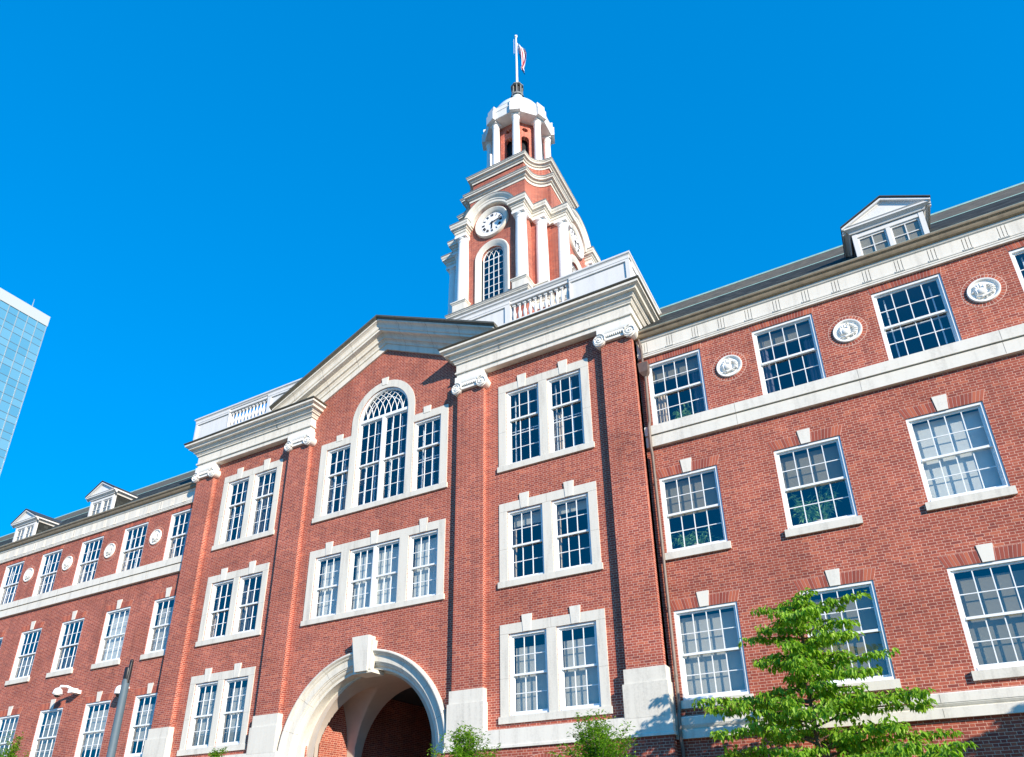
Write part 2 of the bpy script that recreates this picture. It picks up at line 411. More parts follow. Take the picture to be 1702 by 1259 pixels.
def window(xc, z0, y, w, h, cols, ru, rl, meet, fill=None, units=1, label=None):
    fr, up, lo, pn = win_meshes(w, h, cols, ru, rl, meet, units)
    o = link_mesh('window', fr, BLD, (xc, y+.5, z0))
    link_mesh('upper_sash', up, o); link_mesh('lower_sash', lo, o); link_mesh('pane', pn, o)
    if label: o['label'] = label
    for f in (fill or []):
        k = f[0]
        if k in ('blind', 'blind_dark', 'shade'):     # (kind, top fraction start, bottom fraction)
            f0, f1 = f[1], f[2]
            mb = MB(); a, b = -w/2+.09, w/2-.09
            zt, zb = h-.10-(h-.2)*f0, h-.10-(h-.2)*f1
            mb.box(a, b, .27, .285, zb, zt); mb.box(a, b, .26, .30, zb-.03, zb)
            link_mesh('blind', cached((k, w, h, f0, f1), lambda: mb.mesh('blind', M[k])), o)
        elif k in ('curtain', 'curtain_dark'):        # (kind, xa, xb, f0, f1) fractions
            xa, xb = -w/2+.07+(w-.14)*f[1], -w/2+.07+(w-.14)*f[2]
            zt, zb = h-.10-(h-.2)*f[3], h-.08-(h-.2)*f[4]
            mb = MB(); n = max(6, int((xb-xa)/.02)); pts = []
            for i in range(n+1):
                x = xa+(xb-xa)*i/n; pts.append((x, .30+.035*sin(i*1.35)+.012*sin(i*3.1)))
            vs = [(x, yy, zb) for x, yy in pts]+[(x, yy*1.0, zt) for x, yy in pts]
            mb.add(vs, [(i, i+1, i+n+2, i+n+1) for i in range(n)])
            link_mesh('curtain', mb.mesh('curtain', M[k], smooth=True, fix=False), o)
        elif k == 'strips':                           # storm frame behind the sash
            mb = MB()
            for xx in f[1:]:
                cx = -w/2+w*xx; mb.box(cx-.016, cx+.016, .26, .30, .10, h-.12)
            mb.box(-w/2+.08, w/2-.08, .262, .298, h*.48, h*.48+.03)
            link_mesh('storm_frame', cached(('st', w, h)+tuple(f[1:]), lambda: mb.mesh('storm_frame', M['frame'])), o)
    return o

# ---- walls
def wing(sgn, n):
    far = 10.4+n*SP+ (1.2 if sgn > 0 else 0)
    holes = []
    for k in range(n):
        x = WX0+SP*k
        if x+1 > far: break
        for b, t in ((B4, T4), (B3, T3), (B2, T2)): holes.append(rect(x-WW/2, x+WW/2, b, t))
    mb = MB(); panel(mb, rect(10.38, far, 3.9, 16.1), holes, 0, .2)
    mb.box(10.38, far, -.045, .3, 0, 3.96)
    mb.quad((far, 0, 0), (far, 14, 0), (far, 14, 16.5), (far, 0, 16.5)); mb.quad((10.4, 14, 0), (far, 14, 0), (far, 14, 16.5), (10.4, 14, 16.5))
    if sgn < 0: mb = mb.mirrored()
    part(mb, 'wing_wall', M['brick'])
    # rooms behind the windows
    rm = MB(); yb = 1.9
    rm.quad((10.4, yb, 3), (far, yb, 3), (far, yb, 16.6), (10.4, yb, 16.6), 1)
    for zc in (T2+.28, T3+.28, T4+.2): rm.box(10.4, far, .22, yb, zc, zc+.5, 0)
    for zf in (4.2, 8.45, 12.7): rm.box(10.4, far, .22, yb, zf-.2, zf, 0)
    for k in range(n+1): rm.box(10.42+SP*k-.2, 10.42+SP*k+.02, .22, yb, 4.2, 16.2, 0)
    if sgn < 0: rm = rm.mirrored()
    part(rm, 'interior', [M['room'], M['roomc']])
    # entablature: taenia, frieze in blocks with grooves, bed mould
    en = MB(); X0, X1 = 10.44, far
    en.sweep([(0, 16.055), (.085, 16.055), (.085, 16.115), (.10, 16.12), (.10, 16.165), (.115, 16.18), (.115, 16.225), (.075, 16.235), (0, 16.235)], [(X0, 0), (X1, 0)])
    en.box(X0, X1, -.05, 0, 16.235, 16.72)
    tri = [10.70+.84*i for i in range(int((X1-10.7)/.84)+1)]
    last = X0
    for t in tri:
        for a, b in ((last, t-.096), (t-.078, t-.009), (t+.009, t+.078)): en.box(a, b, -.095, -.048, 16.236, 16.70)
        last = t+.096
        for i in range(6): en.box(t-.125+i*.045, t-.101+i*.045, -.130, -.114, 16.185, 16.228)
    en.box(last, X1, -.095, -.048, 16.236, 16.70)
    en.sweep([(0, 16.60), (.09, 16.60), (.09, 16.63), (.13, 16.66), (.15, 16.70), (.15, 16.74), (0, 16.74)], [(X0, 0), (X1, 0)])
    if sgn < 0: en = en.mirrored()
    part(en, 'wing_frieze', M['stone2'])
    gt = MB()
    gt.sweep([(.05, 16.74), (.20, 16.745), (.235, 16.76), (.26, 16.81), (.275, 16.86), (.31, 16.89), (.33, 16.90), (.34, 16.93), (.34, 16.97), (.31, 16.985), (.24, 16.96), (.1, 16.95)], [(X0-.02, 0), (X1, 0)], cap=True)
    if sgn < 0: gt = gt.mirrored()
    part(gt, 'gutter', M['gutter'])
    # string courses
    st = MB()
    st.sweep([(0, 12.68), (.12, 12.68), (.12, 13.045), (.06, 13.05), (.06, 13.075), (.165, 13.08), (.165, 13.395), (.12, 13.425), (-.16, 13.432)], [(X0, 0), (X1, 0)], cap=True)
    st.sweep([(.0, 3.94), (.17, 3.94), (.17, 4.155), (.13, 4.165), (.115, 4.18), (.15, 4.21), (.175, 4.25), (.175, 4.27), (.19, 4.275), (.19, 4.47), (.15, 4.50), (0, 4.51)], [(X0, 0), (X1, 0)], cap=True)
    jn = MB()
    for k in range(n):
        x = WX0+SP*(k+.5)-.02
        jn.box(x, x+.008, -.1225, 0, 12.70, 13.04); jn.box(x, x+.008, -.1675, 0, 13.085, 13.39); jn.box(x, x+.008, -.193, 0, 4.28, 4.465); jn.box(x, x+.008, -.1725, 0, 3.96, 4.15)
        jn.box(x, x+.006, -.0975, 0, 16.24, 16.6)
    if sgn < 0: st = st.mirrored(); jn = jn.mirrored()
    so_ = part(st, 'string_course', M['stone2']); jn.build('stone_joint', M['joint'], so_)
    # roof
    rf = MB(); zs = lambda y: 16.93+.985*(y+.3)
    rf.quad((10.3, -.30, 16.93), (far, -.30, 16.93), (far, 2.2, zs(2.2)), (10.3, 2.2, zs(2.2)), 0)
    rf.quad((10.3, 2.2, 19.40), (far, 2.2, 19.40), (far, 3.5, 20.83), (10.3, 3.5, 20.83), 1)
    rf.quad((10.3, 3.5, 20.83), (far, 3.5, 20.83), (far, 14, 20.9), (10.3, 14, 20.9), 1)
    rf.quad((far, 0, 16.5), (far, 14, 16.5), (far, 14, 20.9), (far, 3.5, 20.83), 1)
    rf.box(10.3, far, 2.19, 2.24, zs(2.19)-.01, zs(2.19)+.025, 2)
    rf.box(10.3, far, 3.46, 3.53, 20.80, 20.86, 2)
    rf.box(10.3, far, -.02, .02, zs(0)-.02, zs(0)+.015, 2)
    if sgn < 0: rf = rf.mirrored()
    part(rf, 'roof', [M['slate'], M['metal_roof'], M['verdigris']])
wing(1, NR); wing(-1, NL)

# flat arches and keystones and sills (shared meshes)
def soldier(w, h, splay, keyw=0):
    mb = MB(); n = int(w/.078); d = 0
    for i in range(n):
        a0 = -w/2+w*i/n+.0055; a1 = -w/2+w*(i+1)/n-.0055
        f0 = (a0/(w/2))*splay; f1 = (a1/(w/2))*splay
        z1 = h if h < .27 else h
        mb.prism_y([(a0, .004), (a1, .004), (a1+f1, z1), (a0+f0, z1)], -.006, .02)
    return mb
sol_lo = soldier(WW+.04, .305, .10, .30).mesh('flat_arch', M['flat_brick'])
sol_hi = soldier(WW+.04, .235, .04).mesh('flat_arch', M['flat_brick'])
mb = MB().prism_y([(-.90, 0), (.90, 0), (1.0, .31), (-1.0, .31)], -.0025, .02); mort_lo = mb.mesh('arch_joint', M['mortar'])
mb = MB().prism_y([(-.90, 0), (.90, 0), (.94, .238), (-.94, .238)], -.0025, .02); mort_hi = mb.mesh('arch_joint', M['mortar'])
mb = MB().prism_y([(-.125, 0), (.125, 0), (.172, .435), (-.172, .435)], -.022, .02); key_m = mb.mesh('keystone', M['stone2'])
mb = MB(); mb.box(-.955, .955, -.085, .17, -.225, -.012); sill_m = mb.mesh('sill', M['stone'])
FILL = {}
D_ = [('strips', .17, .83)]
R = lambda sgn, row, k: (sgn, row, k)
FILL[R(1, 4, 0)] = [('curtain', .02, .24, .45, 1.0), ('curtain_dark', .78, .98, .05, 1.0), ('blind_dark', 0, .22)]
FILL[R(1, 4, 1)] = [('curtain_dark', .02, .16, .0, 1.0), ('curtain_dark', .80, .99, .25, 1.0), ('blind_dark', 0, .2)]
FILL[R(1, 4, 2)] = D_; FILL[R(1, 4, 3)] = D_; FILL[R(1, 4, 4)] = D_
FILL[R(1, 3, 0)] = [('blind_dark', 0, .5)]
FILL[R(1, 3, 1)] = [('blind_dark', 0.02, .49)]
FILL[R(1, 3, 2)] = [('shade', 0, .97)]
FILL[R(1, 2, 0)] = [('blind', 0.03, .98)]
FILL[R(1, 2, 1)] = [('blind_dark', 0.05, .97)]
FILL[R(1, 2, 2)] = [('blind_dark', 0.06, .98)]
for k in range(NL):
    FILL[R(-1, 4, k)] = [('strips', .15, .52), ('curtain', .0, .13, .45, 1.0)]
FILL[R(-1, 3, 0)] = [('blind', .12, .98)]; FILL[R(-1, 3, 1)] = [('shade', .0, .97)]
FILL[R(-1, 3, 2)] = [('curtain', .02, .12, 0, 1)]; FILL[R(-1, 3, 3)] = [('blind_dark', .5, .98)]
FILL[R(-1, 2, 0)] = [('blind', .12, .75)]; FILL[R(-1, 2, 1)] = [('blind', .1, .8)]
FILL[R(-1, 2, 2)] = [('blind_dark', 0.0, .98)]; FILL[R(-1, 2, 3)] = [('blind_dark', 0.0, .98)]
for sgn, n in ((1, NR), (-1, NL)):
    for k in range(n):
        x = sgn*(WX0+SP*k)
        for row, b, t in ((4, B4, T4), (3, B3, T3), (2, B2, T2)):
            h = t-b
            window(x, b, .025, WW, h, 4, 2, 2, h*.495, FILL.get((sgn, row, k)))
            if row == 4:
                o = link_mesh('flat_arch', mort_hi, BLD, (x, .5, t)); link_mesh('arch_bricks', sol_hi, o)
            else:
                o = link_mesh('flat_arch', mort_lo, BLD, (x, .5, t)); link_mesh('arch_bricks', sol_lo, o); link_mesh('keystone', key_m, o)
                link_mesh('sill', sill_m, BLD, (x, .5, b))

# ---- medallions
def medallion_mesh(seed):
    rnd = random.Random(seed); mb = MB()
    mb.annulus((0, 0), [(.385, .0), (.385, -.04), (.375, -.055), (.335, -.055), (.32, -.045), (.305, -.012)], 0, 2*pi, 40, closed=True)
    mb.annulus((0, 0), [(.305, -.012), (.0, -.012)], 0, 2*pi, 40, closed=True)
    # relief: shield, spread wings, scroll
    mb.ball((-.06, -.03, -.02), .13, .075, .11, 12, 8); mb.ball((.02, -.04, .08), .06, .06, .07, 10, 6)
    for i in range(5):
        a = radians(100+i*26); mb.ball((-.03+.15*cos(a), -.035, .02+.15*sin(a)), .045, .05, .085, 8, 5)
        a = radians(55-i*24); mb.ball((.05+.15*cos(a), -.035, .0+.15*sin(a)), .075, .045, .03, 8, 5)
    mb.tube([(-.20, -.04, -.17), (-.08, -.075, -.21), (.05, -.06, -.17), (.18, -.07, -.14)], [.02, .035, .03, .012], 7)
    for i in range(16):
        a = rnd.uniform(0, 2*pi); r = rnd.uniform(.16, .265); mb.ball((r*cos(a), -.03, r*sin(a)), rnd.uniform(.015, .035), .04, rnd.uniform(.015, .03), 6, 4)
    return mb.mesh('medallion', M['relief'], smooth=True)
ring = MB(); NBK = 34
for i in range(NBK):
    a0, a1 = 2*pi*i/NBK+.014, 2*pi*(i+1)/NBK-.014
    ring.add([(r*cos(a), y, r*sin(a)) for y in (-.006, .02) for r, a in ((.392, a0), (.50, a0+.006), (.50, a1-.006), (.392, a1))],
             [(0, 1, 2, 3), (4, 7, 6, 5), (0, 4, 5, 1), (1, 5, 6, 2), (2, 6, 7, 3), (3, 7, 4, 0)])
ring_m = ring.mesh('brick_ring', M['flat_brick'])
mr_ = MB().annulus((0, 0), [(.38, -.003), (.515, -.003)], 0, 2*pi, 40, closed=True).mesh('ring_joint', M['mortar'])
meds = [medallion_mesh(i) for i in range(3)]
for sgn, n in ((1, NR), (-1, NL)):
    for k in range(n-1):
        x = sgn*(WX0+SP*(k+.5)); o = link_mesh('medallion', meds[k % 3], BLD, (x, .5, 14.82))
        j = link_mesh('ring_joint', mr_, o); link_mesh('brick_ring', ring_m, o)

# ---- dormers
def dormer(xc):
    fr = MB(); W2 = .95; zb, zt = 16.98, 18.10
    # white front: pilasters, head, window mullion
    fr.box(-W2, -W2+.13, -.02, .12, zb, zt); fr.box(W2-.13, W2, -.02, .12, zb, zt)
    fr.box(-W2+.13, W2-.13, -.01, .12, 17.95, zt); fr.box(-.055, .055, -.005, .10, zb, 17.95)
    for s_ in (-1, 1):
        a, b = (.055, W2-.13) if s_ > 0 else (-W2+.13, -.055)
        fr.box(a, a+.045, .03, .07, zb, 17.95); fr.box(b-.045, b, .03, .07, zb, 17.95); fr.box(a, b, .031, .069, 17.89, 17.95)
        c = (a+b)/2; fr.box(c-.014, c+.014, .035, .065, zb, 17.89); fr.box(a, b, .036, .064, 17.52, 17.548)
    o = part(fr, 'dormer', M['white']); o.location = (xc, .5, 0)
    gl = MB(); gl.quad((-W2+.1, .055, zb), (W2-.1, .055, zb), (W2-.1, .055, 17.95), (-W2+.1, .055, 17.95))
    gl.build('pane', M['glass'], o, fix=False)
    bl = MB(); bl.box(-W2+.1, W2-.1, .074, .085, zb, 18.0); bl.build('blind', M['dormer_blind'], o)
    # pediment: front triangle, raking mould, horizontal cornice
    pd = MB(); E, ez, pz = 1.15, 18.30, 18.93
    pd.prism_y([(-E+.06, ez), (E-.06, ez), (0, pz-.05)], -.125, .05)
    pd.sweep([(0, 18.10), (.03, 18.10), (.06, 18.16), (.12, 18.20), (.16, 18.22), (.16, 18.27), (.19, 18.30), (.0, 18.31)], [(-W2-.02, 1.3), (-W2-.02, -.03), (W2+.02, -.03), (W2+.02, 1.3)])
    for s_ in (-1, 1):
        for (ya, yb2, t0, t1) in ((-.22, 2.2, 0, -.07), (-.14, -.03, -.07, -.13), (-.09, -.03, -.13, -.18)):
            vs = []
            for x, z in ((s_*(E+.03), ez), (0, pz)):
                vs += [(x, ya, z+t0), (x, yb2, z+t0), (x, yb2, z+t1), (x, ya, z+t1)]
            pd.add(vs, [(0, 1, 5, 4), (1, 2, 6, 5), (2, 3, 7, 6), (3, 0, 4, 7), (0, 3, 2, 1), (4, 5, 6, 7)])
    pd.build('pediment', M['white'], o)
    for s_ in (-1, 1):
        x = s_*W2; MB().add([(x*.998, .11, 16.9), (x*.998, .11, 18.12), (x*.998, 1.2, 18.12), (x*.998, 1.2, 18.0)], [(0, 1, 2, 3)]).build('cheek', M['slate'], o, fix=False)
    rf = MB()
    for s_ in (-1, 1):
        vs = [(s_*(E+.05), -.25, ez+.012), (0, -.25, pz+.03), (0, 2.2, pz+.03), (s_*(E+.05), 2.2, ez+.012)]
        rf.add(vs+[(x, y, z+.04) for x, y, z in vs], [(0, 1, 2, 3), (7, 6, 5, 4), (0, 4, 5, 1), (1, 5, 6, 2), (2, 6, 7, 3), (3, 7, 4, 0)])
    rf.build('dormer_roof', M['dark_slate'], o)
M['dormer_blind'] = flat_mat('tan_dormer_shade', (.34, .29, .19), .8, var=.1)
M['dark_slate'] = flat_mat('dark_slate_edge', (.05, .055, .055), .6, var=.2)
dormer(WX0+2*SP); dormer(-(WX0+2*SP)); dormer(-(WX0+4*SP)); dormer(-(WX0+6*SP))
# small verdigris vent hood beside each left dormer
for xx in (-16.6, -23.5):
    v = MB().prism_y([(-.16, 0), (.16, 0), (.10, .14), (-.14, .10)], 0, .35); o = part(v, 'roof_vent', M['verdigris']); o.location = (xx, 1.75, 18.25)

# ================================================================== PAVILION
mb = MB()
opn = []
BW = [(5.555, 6.86), (7.175, 8.465)]
for s_ in (-1, 1):
    for a, b in BW:
        for z0, z1 in ((13.32, 16.32), (9.15, 11.60), (4.94, 7.43)):
            opn.append(rect(min(s_*a, s_*b), max(s_*a, s_*b), z0, z1))
for a, b in ((-2.79, -1.52), (-1.13, 1.21-.04), (1.56, 2.82)):
    opn.append(rect(a, b, 9.15, 11.60))
for a, b in ((-2.79, -1.54), (1.54, 2.79)): opn.append(rect(a, b, 13.32, 16.32))
opn.append(arch_pts(0, 17.18, 1.235, 13.32, 28))
ARZ, ARR = 4.15, 2.85
arch_hole = arch_pts(0, ARZ, ARR+.40, 0.02, 40)
outer = [(-10.4, 0), (10.4, 0), (10.4, 17.55), (3.9, 17.55), (3.9, 18.60), (0, 20.40), (-3.9, 18.60), (-3.9, 17.55), (-10.4, 17.55)]
panel(mb, outer, opn+[arch_hole], YB, .22)
# body: sides, back, parapet backing
mb.quad((10.4, YB, 0), (10.4, 15, 0), (10.4, 15, 18.4), (10.4, YB, 18.4)); mb.quad((-10.4, YB, 0), (-10.4, YB, 18.4), (-10.4, 15, 18.4), (-10.4, 15, 0))
mb.quad((10.4, 15, 0), (-10.4, 15, 0), (-10.4, 15, 18.4), (10.4, 15, 18.4))
part(mb, 'pavilion_wall', M['brick'])
# lower base wall, slightly proud
for s_ in (-1, 1):
    bs = MB(); a, b = sorted((s_*3.15, s_*10.46)); bs.box(a, b, -.47, -.2, 0, 4.02)
    part(bs, 'base_wall', M['brick'])
# rowlock arcs of the ground floor windows, only their crowns show
rw = MB()
for s_ in (-1, 1):
    for i in range(26):
        a0 = radians(25+130*i/26)+.006; a1 = radians(25+130*(i+1)/26)-.006
        c = (s_*6.75, 2.62)
        rw.add([(c[0]+r*cos(a), y, c[1]+r*sin(a)) for y in (-.476, -.45) for r, a in ((.98, a0), (1.19, a0), (1.19, a1), (.98, a1))],
               [(0, 1, 2, 3), (4, 7, 6, 5), (0, 4, 5, 1), (1, 5, 6, 2), (2, 6, 7, 3), (3, 7, 4, 0)])
part(rw, 'rowlock_arch', M['flat_brick'])
rw = MB()
for s_ in (-1, 1): rw.annulus((s_*6.75, 2.62), [(.97, -.4725), (1.20, -.4725)], radians(24), radians(156), 30)
part(rw, 'rowlock_joint', M['mortar'])
# interior shells
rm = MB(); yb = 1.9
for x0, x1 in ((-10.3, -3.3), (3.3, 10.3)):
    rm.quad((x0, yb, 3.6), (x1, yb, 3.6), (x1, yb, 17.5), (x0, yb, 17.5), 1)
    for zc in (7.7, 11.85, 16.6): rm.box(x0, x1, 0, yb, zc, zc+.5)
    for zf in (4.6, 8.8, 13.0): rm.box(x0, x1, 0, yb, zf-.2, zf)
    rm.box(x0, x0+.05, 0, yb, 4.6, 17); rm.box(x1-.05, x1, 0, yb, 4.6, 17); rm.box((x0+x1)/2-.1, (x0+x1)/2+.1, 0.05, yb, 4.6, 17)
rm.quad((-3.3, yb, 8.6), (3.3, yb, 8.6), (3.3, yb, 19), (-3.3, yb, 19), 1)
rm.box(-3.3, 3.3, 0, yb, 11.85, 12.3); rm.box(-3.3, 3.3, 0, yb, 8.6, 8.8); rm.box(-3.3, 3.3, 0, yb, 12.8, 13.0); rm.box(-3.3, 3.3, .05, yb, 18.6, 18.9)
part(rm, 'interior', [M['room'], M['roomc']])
# flat roof
rf = MB(); rf.box(-10.9, 10.9, .2, 15, 18.60, 18.68); part(rf, 'flat_roof', M['metal_roof'])

# ---- stone window surrounds with keystones
def surround(outerp, holes, name='stone_surround'):
    mb = MB(); panel(mb, outerp, holes, YB-.03, .03, edge=.03); return mb
def keyst(mb, xc, z0, z1, w0=.13, w1=.175, y=YB-.045): mb.prism_y([(xc-w0, z0), (xc+w0, z0), (xc+w1, z1), (xc-w1, z1)], y, YB)
for s_ in (-1, 1):
    for (z0, z1, rows) in ((13.32, 16.32, 4), (9.15, 11.60, 3), (4.94, 7.43, 2)):
        hs = [rect(a, b, z0, z1) for a, b in BW]
        mb = surround(rect(5.262, 8.748, z0-.002, z1+.31), hs)
        mb.box(5.215, 8.795, YB-.07, YB+.18, z0-.205, z0)
        if s_ < 0: mb = mb.mirrored()
        o = part(mb, 'stone_surround', M['stone'])
        for a, b in BW:
            ks = MB(); keyst(ks, s_*(a+b)/2, z1+.004, z1+.54); ks.build('keystone', M['stone2'], o)
        jn = MB(); yj = YB-.0315
        for a, b in ((5.262, 5.555), (8.465, 8.748), (6.86, 7.175)): jn.box(a, b, yj, YB, z1+.002, z1+.008)
        jn.box(7.014, 7.02, yj, YB, z1+.008, z1+.308)
        for f in (.45,): jn.box(5.262, 5.555, yj, YB, z0+(z1-z0)*f, z0+(z1-z0)*f+.005); jn.box(8.465, 8.748, yj, YB, z0+(z1-z0)*f, z0+(z1-z0)*f+.005)
        if s_ < 0: jn = jn.mirrored()
        jn.build('stone_joint', M['joint'], o)
        for i, (a, b) in enumerate(BW):
            w, h = b-a, z1-z0; xc = s_*(a+b)/2
            first = (i == 0) == (s_ > 0)      # left one of the pair as seen
            if rows == 4:
                f = [('strips', .17, .60)] if not (s_ > 0 and i == 1) else [('strips', .15, .62), ('curtain', .02, .34, .42, 1.0)]
                window(xc, z0, YB+.03, w, h, 3, 2, 3, 1.83, f)
            elif rows == 3:
                f = [('blind', 0, .16 if i == 0 else .12), ('curtain', .0, .07, 0, 1)] if s_ > 0 else [('curtain', .0, .10, 0, 1)]
                window(xc, z0, YB+.03, w, h, 3, 2, 2, h*.49, f)
            else:
                f = [('blind', .13, .985)] if s_ > 0 else [('blind', .10, .80), ('blind_dark', .80, .985)]
                window(xc, z0, YB+.03, w, h, 3, 2, 2, h*.49, f)
# centre triple window
mb = surround(rect(-3.107, 3.107, 9.148, 11.91), [rect(-2.79, -1.52, 9.15, 11.60), rect(-1.13, 1.17, 9.15, 11.60), rect(1.56, 2.82, 9.15, 11.60)])
mb.box(-3.155, 3.155, YB-.07, YB+.18, 8.96, 9.15)
o = part(mb, 'stone_surround', M['stone'])
for xc in (-2.155, 0.01, 2.19):
    ks = MB(); keyst(ks, xc, 11.604, 12.125); ks.build('keystone', M['stone2'], o)
window(-2.155, 9.15, YB+.03, 1.27, 2.45, 3, 2, 2, 1.2, [('shade', .03, .98)]); window(2.19, 9.15, YB+.03, 1.26, 2.45, 3, 2, 2, 1.2, [('shade', .03, .98)])
window(.02, 9.15, YB+.03, 2.30, 2.45, 3, 2, 2, 1.2, [('shade', .03, .98)], units=2)
# Palladian window
def up_arch(r, xs, zt, z0):
    p = [(-3.107, z0), (3.107, z0), (3.107, zt), (xs, zt)]
    a0 = math.acos(min(1, xs/r)); n = 30
    p += [(r*cos(a0+(pi-2*a0)*i/n), 17.18+r*sin(a0+(pi-2*a0)*i/n)) for i in range(n+1)]
    return p+[(-xs, zt), (-3.107, zt)]
op = [(-3.107, 13.318), (3.107, 13.318), (3.107, 16.63), (1.55, 16.63), (1.55, 17.18)]+[(1.55*cos(pi*i/32), 17.18+1.55*sin(pi*i/32)) for i in range(1, 32)]+[(-1.55, 17.18), (-1.55, 16.63), (-3.107, 16.63)]
mb = surround(op, [rect(-2.79, -1.54, 13.32, 16.32), rect(1.54, 2.79, 13.32, 16.32), arch_pts(0, 17.18, 1.235, 13.32, 32)])
mb.box(-3.155, 3.155, YB-.07, YB+.18, 13.12, 13.32)
o = part(mb, 'stone_surround', M['stone']); 
for kw in ((0, 18.56, 18.90, .12, .17), (-2.15, 16.56, 16.85, .15, .17), (2.15, 16.56, 16.85, .15, .17)):
    ks = MB(); keyst(ks, *kw); ks.build('keystone', M['stone2'], o)
window(-2.165, 13.32, YB+.03, 1.25, 3.0, 3, 2, 3, 1.83, [('strips', .2, .6)]); window(2.165, 13.32, YB+.03, 1.25, 3.0, 3, 2, 3, 1.83, [('strips', .2, .6)])
wv = window(0, 13.32, YB+.03, 2.47, 3.83, 3, 3, 3, 1.83, [('strips', .12, .32, .60, .80)], units=2)
# lunette with interlacing tracery
lz = 17.10; rr = 1.235
ln = MB(); ln.annulus((0, 17.18), [(rr, YB+.03), (rr-.06, YB+.03), (rr-.06, YB+.05), (rr-.085, YB+.06), (rr-.085, YB+.15), (rr, YB+.16)], 0, pi, 36)
ln.box(-rr, rr, YB+.028, YB+.16, 17.09, 17.20)
def arc_bar(cx, r, a0, a1, n=12):
    pts = [(cx+r*cos(a0+(a1-a0)*i/n), YB+.10, 17.20+r*sin(a0+(a1-a0)*i/n)) for i in range(n+1)]
    pts = [p for p in pts if p[0]**2+(p[2]-17.18)**2 < (rr-.06)**2 and p[2] > 17.19]
    if len(pts) > 1: ln.tube(pts, .014, 4)
R1 = rr*1.0
for i in range(1, 8):
    x = -rr+.06+(2*rr-.12)*i/8
    arc_bar(x+R1, R1, pi, pi/2, 20); arc_bar(x-R1, R1, 0, pi/2, 20)
ln.annulus((0, 17.18), [(.86, YB+.09), (.835, YB+.09), (.835, YB+.11), (.86, YB+.11)], 0, pi, 30)
lo_ = part(ln, 'lunette', M['frame'])
pg = MB(); pg.add([(x, YB+.11, z) for x, z in arch_pts(0, 17.18, rr-.05, 17.15, 24)], [tuple(range(27))]); pg.build('pane', M['glass'], lo_, fix=False)

# ---- big entrance arch
av = MB(); prof = [(3.50, YB), (3.50, YB-.17), (3.47, YB-.20), (3.43, YB-.20), (3.40, YB-.17), (3.385, YB-.13), (3.35, YB-.115), (3.33, YB-.09), (3.32, YB-.05), (3.29, YB-.045), (3.10, YB-.03), (3.09, YB+.0), (3.06, YB+.015), (3.05, YB+.05), (3.00, YB+.07), (2.97, YB+.10), (2.95, YB+.16), (2.86, YB+.17), (2.85, YB+.52), (2.80, YB+.52)]
av.annulus((0, ARZ), prof, 0, pi, 56)
for s_ in (-1, 1):
    vs = []
    for z in (0, ARZ): vs += [(s_*r, y, z) for r, y in prof]
    m = len(prof); av.add(vs, [(k, k+1, m+k+1, m+k) for k in range(m-1)])
ar = part(av, 'entrance_arch', M['stone'], smooth=True)
jt = MB()
for a in (18, 38, 60, 120, 142, 162):       # open radial joints
    ca, sa = cos(radians(a)), sin(radians(a)); w = .005
    r = [(q[0], q[1]-.002) for q in prof[1:17]]
    vs = []
    for d_ in (-w, w): vs += [(q*ca-d_*sa, y, ARZ+q*sa+d_*ca) for q, y in r]
    m = len(r); jt.add(vs, [(k, k+1, m+k+1, m+k) for k in range(m-1)])
jt.build('stone_joint', M['joint'], ar, fix=False)
kk = MB()
kk.add([(-.26, -.50, 6.89), (.26, -.50, 6.89), (.36, -.62, 8.08), (-.36, -.62, 8.08), (-.26, YB, 6.89), (.26, YB, 6.89), (.36, YB, 8.08), (-.36, YB, 8.08)],
       [(0, 1, 2, 3), (1, 5, 6, 2), (5, 4, 7, 6), (4, 0, 3, 7), (3, 2, 6, 7), (0, 4, 5, 1)])
kk.add([(-.36, -.44, 6.95), (.36, -.44, 6.95), (.46, -.50, 7.93), (-.46, -.50, 7.93), (-.36, YB, 6.95), (.36, YB, 6.95), (.46, YB, 7.93), (-.46, YB, 7.93)],
       [(0, 1, 2, 3), (1, 5, 6, 2), (5, 4, 7, 6), (4, 0, 3, 7), (3, 2, 6, 7), (0, 4, 5, 1)])
kk.box(-.40, .40, -.40, .27, 6.84, 6.96)
kk.build('keystone', M['stone2'], ar)
# groin vault of the passage
gv = MB(); N = 64; HX, HY, yc = 2.78, 1.14, .27+1.14
vs = []
for j in range(N+1):
    for i in range(N+1):
        x = -HX+2*HX*i/N; y = yc-HY+2*HY*j/N
        a_ = 1-(x/2.5)**2; b_ = 1-((y-yc)/.96)**2
        hgt = max(2.80*sqrt(a_) if a_ > 0 else 0, 2.62*sqrt(b_) if b_ > 0 else 0)
        vs.append((x, y, 4.15+hgt if hgt > 0 else 0.0))
gv.add(vs, [(j*(N+1)+i, j*(N+1)+i+1, (j+1)*(N+1)+i+1, (j+1)*(N+1)+i) for j in range(N) for i in range(N)])
ell = [(-2.5, .02), (2.5, .02)]+[(2.5*cos(pi*i/40), 4.15+2.80*sin(pi*i/40)) for i in range(41)]
panel(gv, arch_pts(0, ARZ, 2.99, 0, 40), [ell], .275, .02)
panel(gv, rect(-2.85, 2.85, 0, 7.3), [ell], yc+HY, .25)
part(gv, 'vault', M['plaster'], smooth=True)
pw = MB()
for x in (-2.79, 2.79): pw.quad((x, .2, 0), (x, 8, 0), (x, 8, 7.3), (x, .2, 7.3))
pw.quad((-2.8, 8, 0), (2.8, 8, 0), (2.8, 8, 7.3), (-2.8, 8, 7.3))
part(pw, 'passage_wall', M['brick'])
pc = MB(); pc.quad((-2.8, yc+HY, 7.05), (2.8, yc+HY, 7.05), (2.8, 8, 7.05), (-2.8, 8, 7.05)); part(pc, 'passage_ceiling', M['room'])

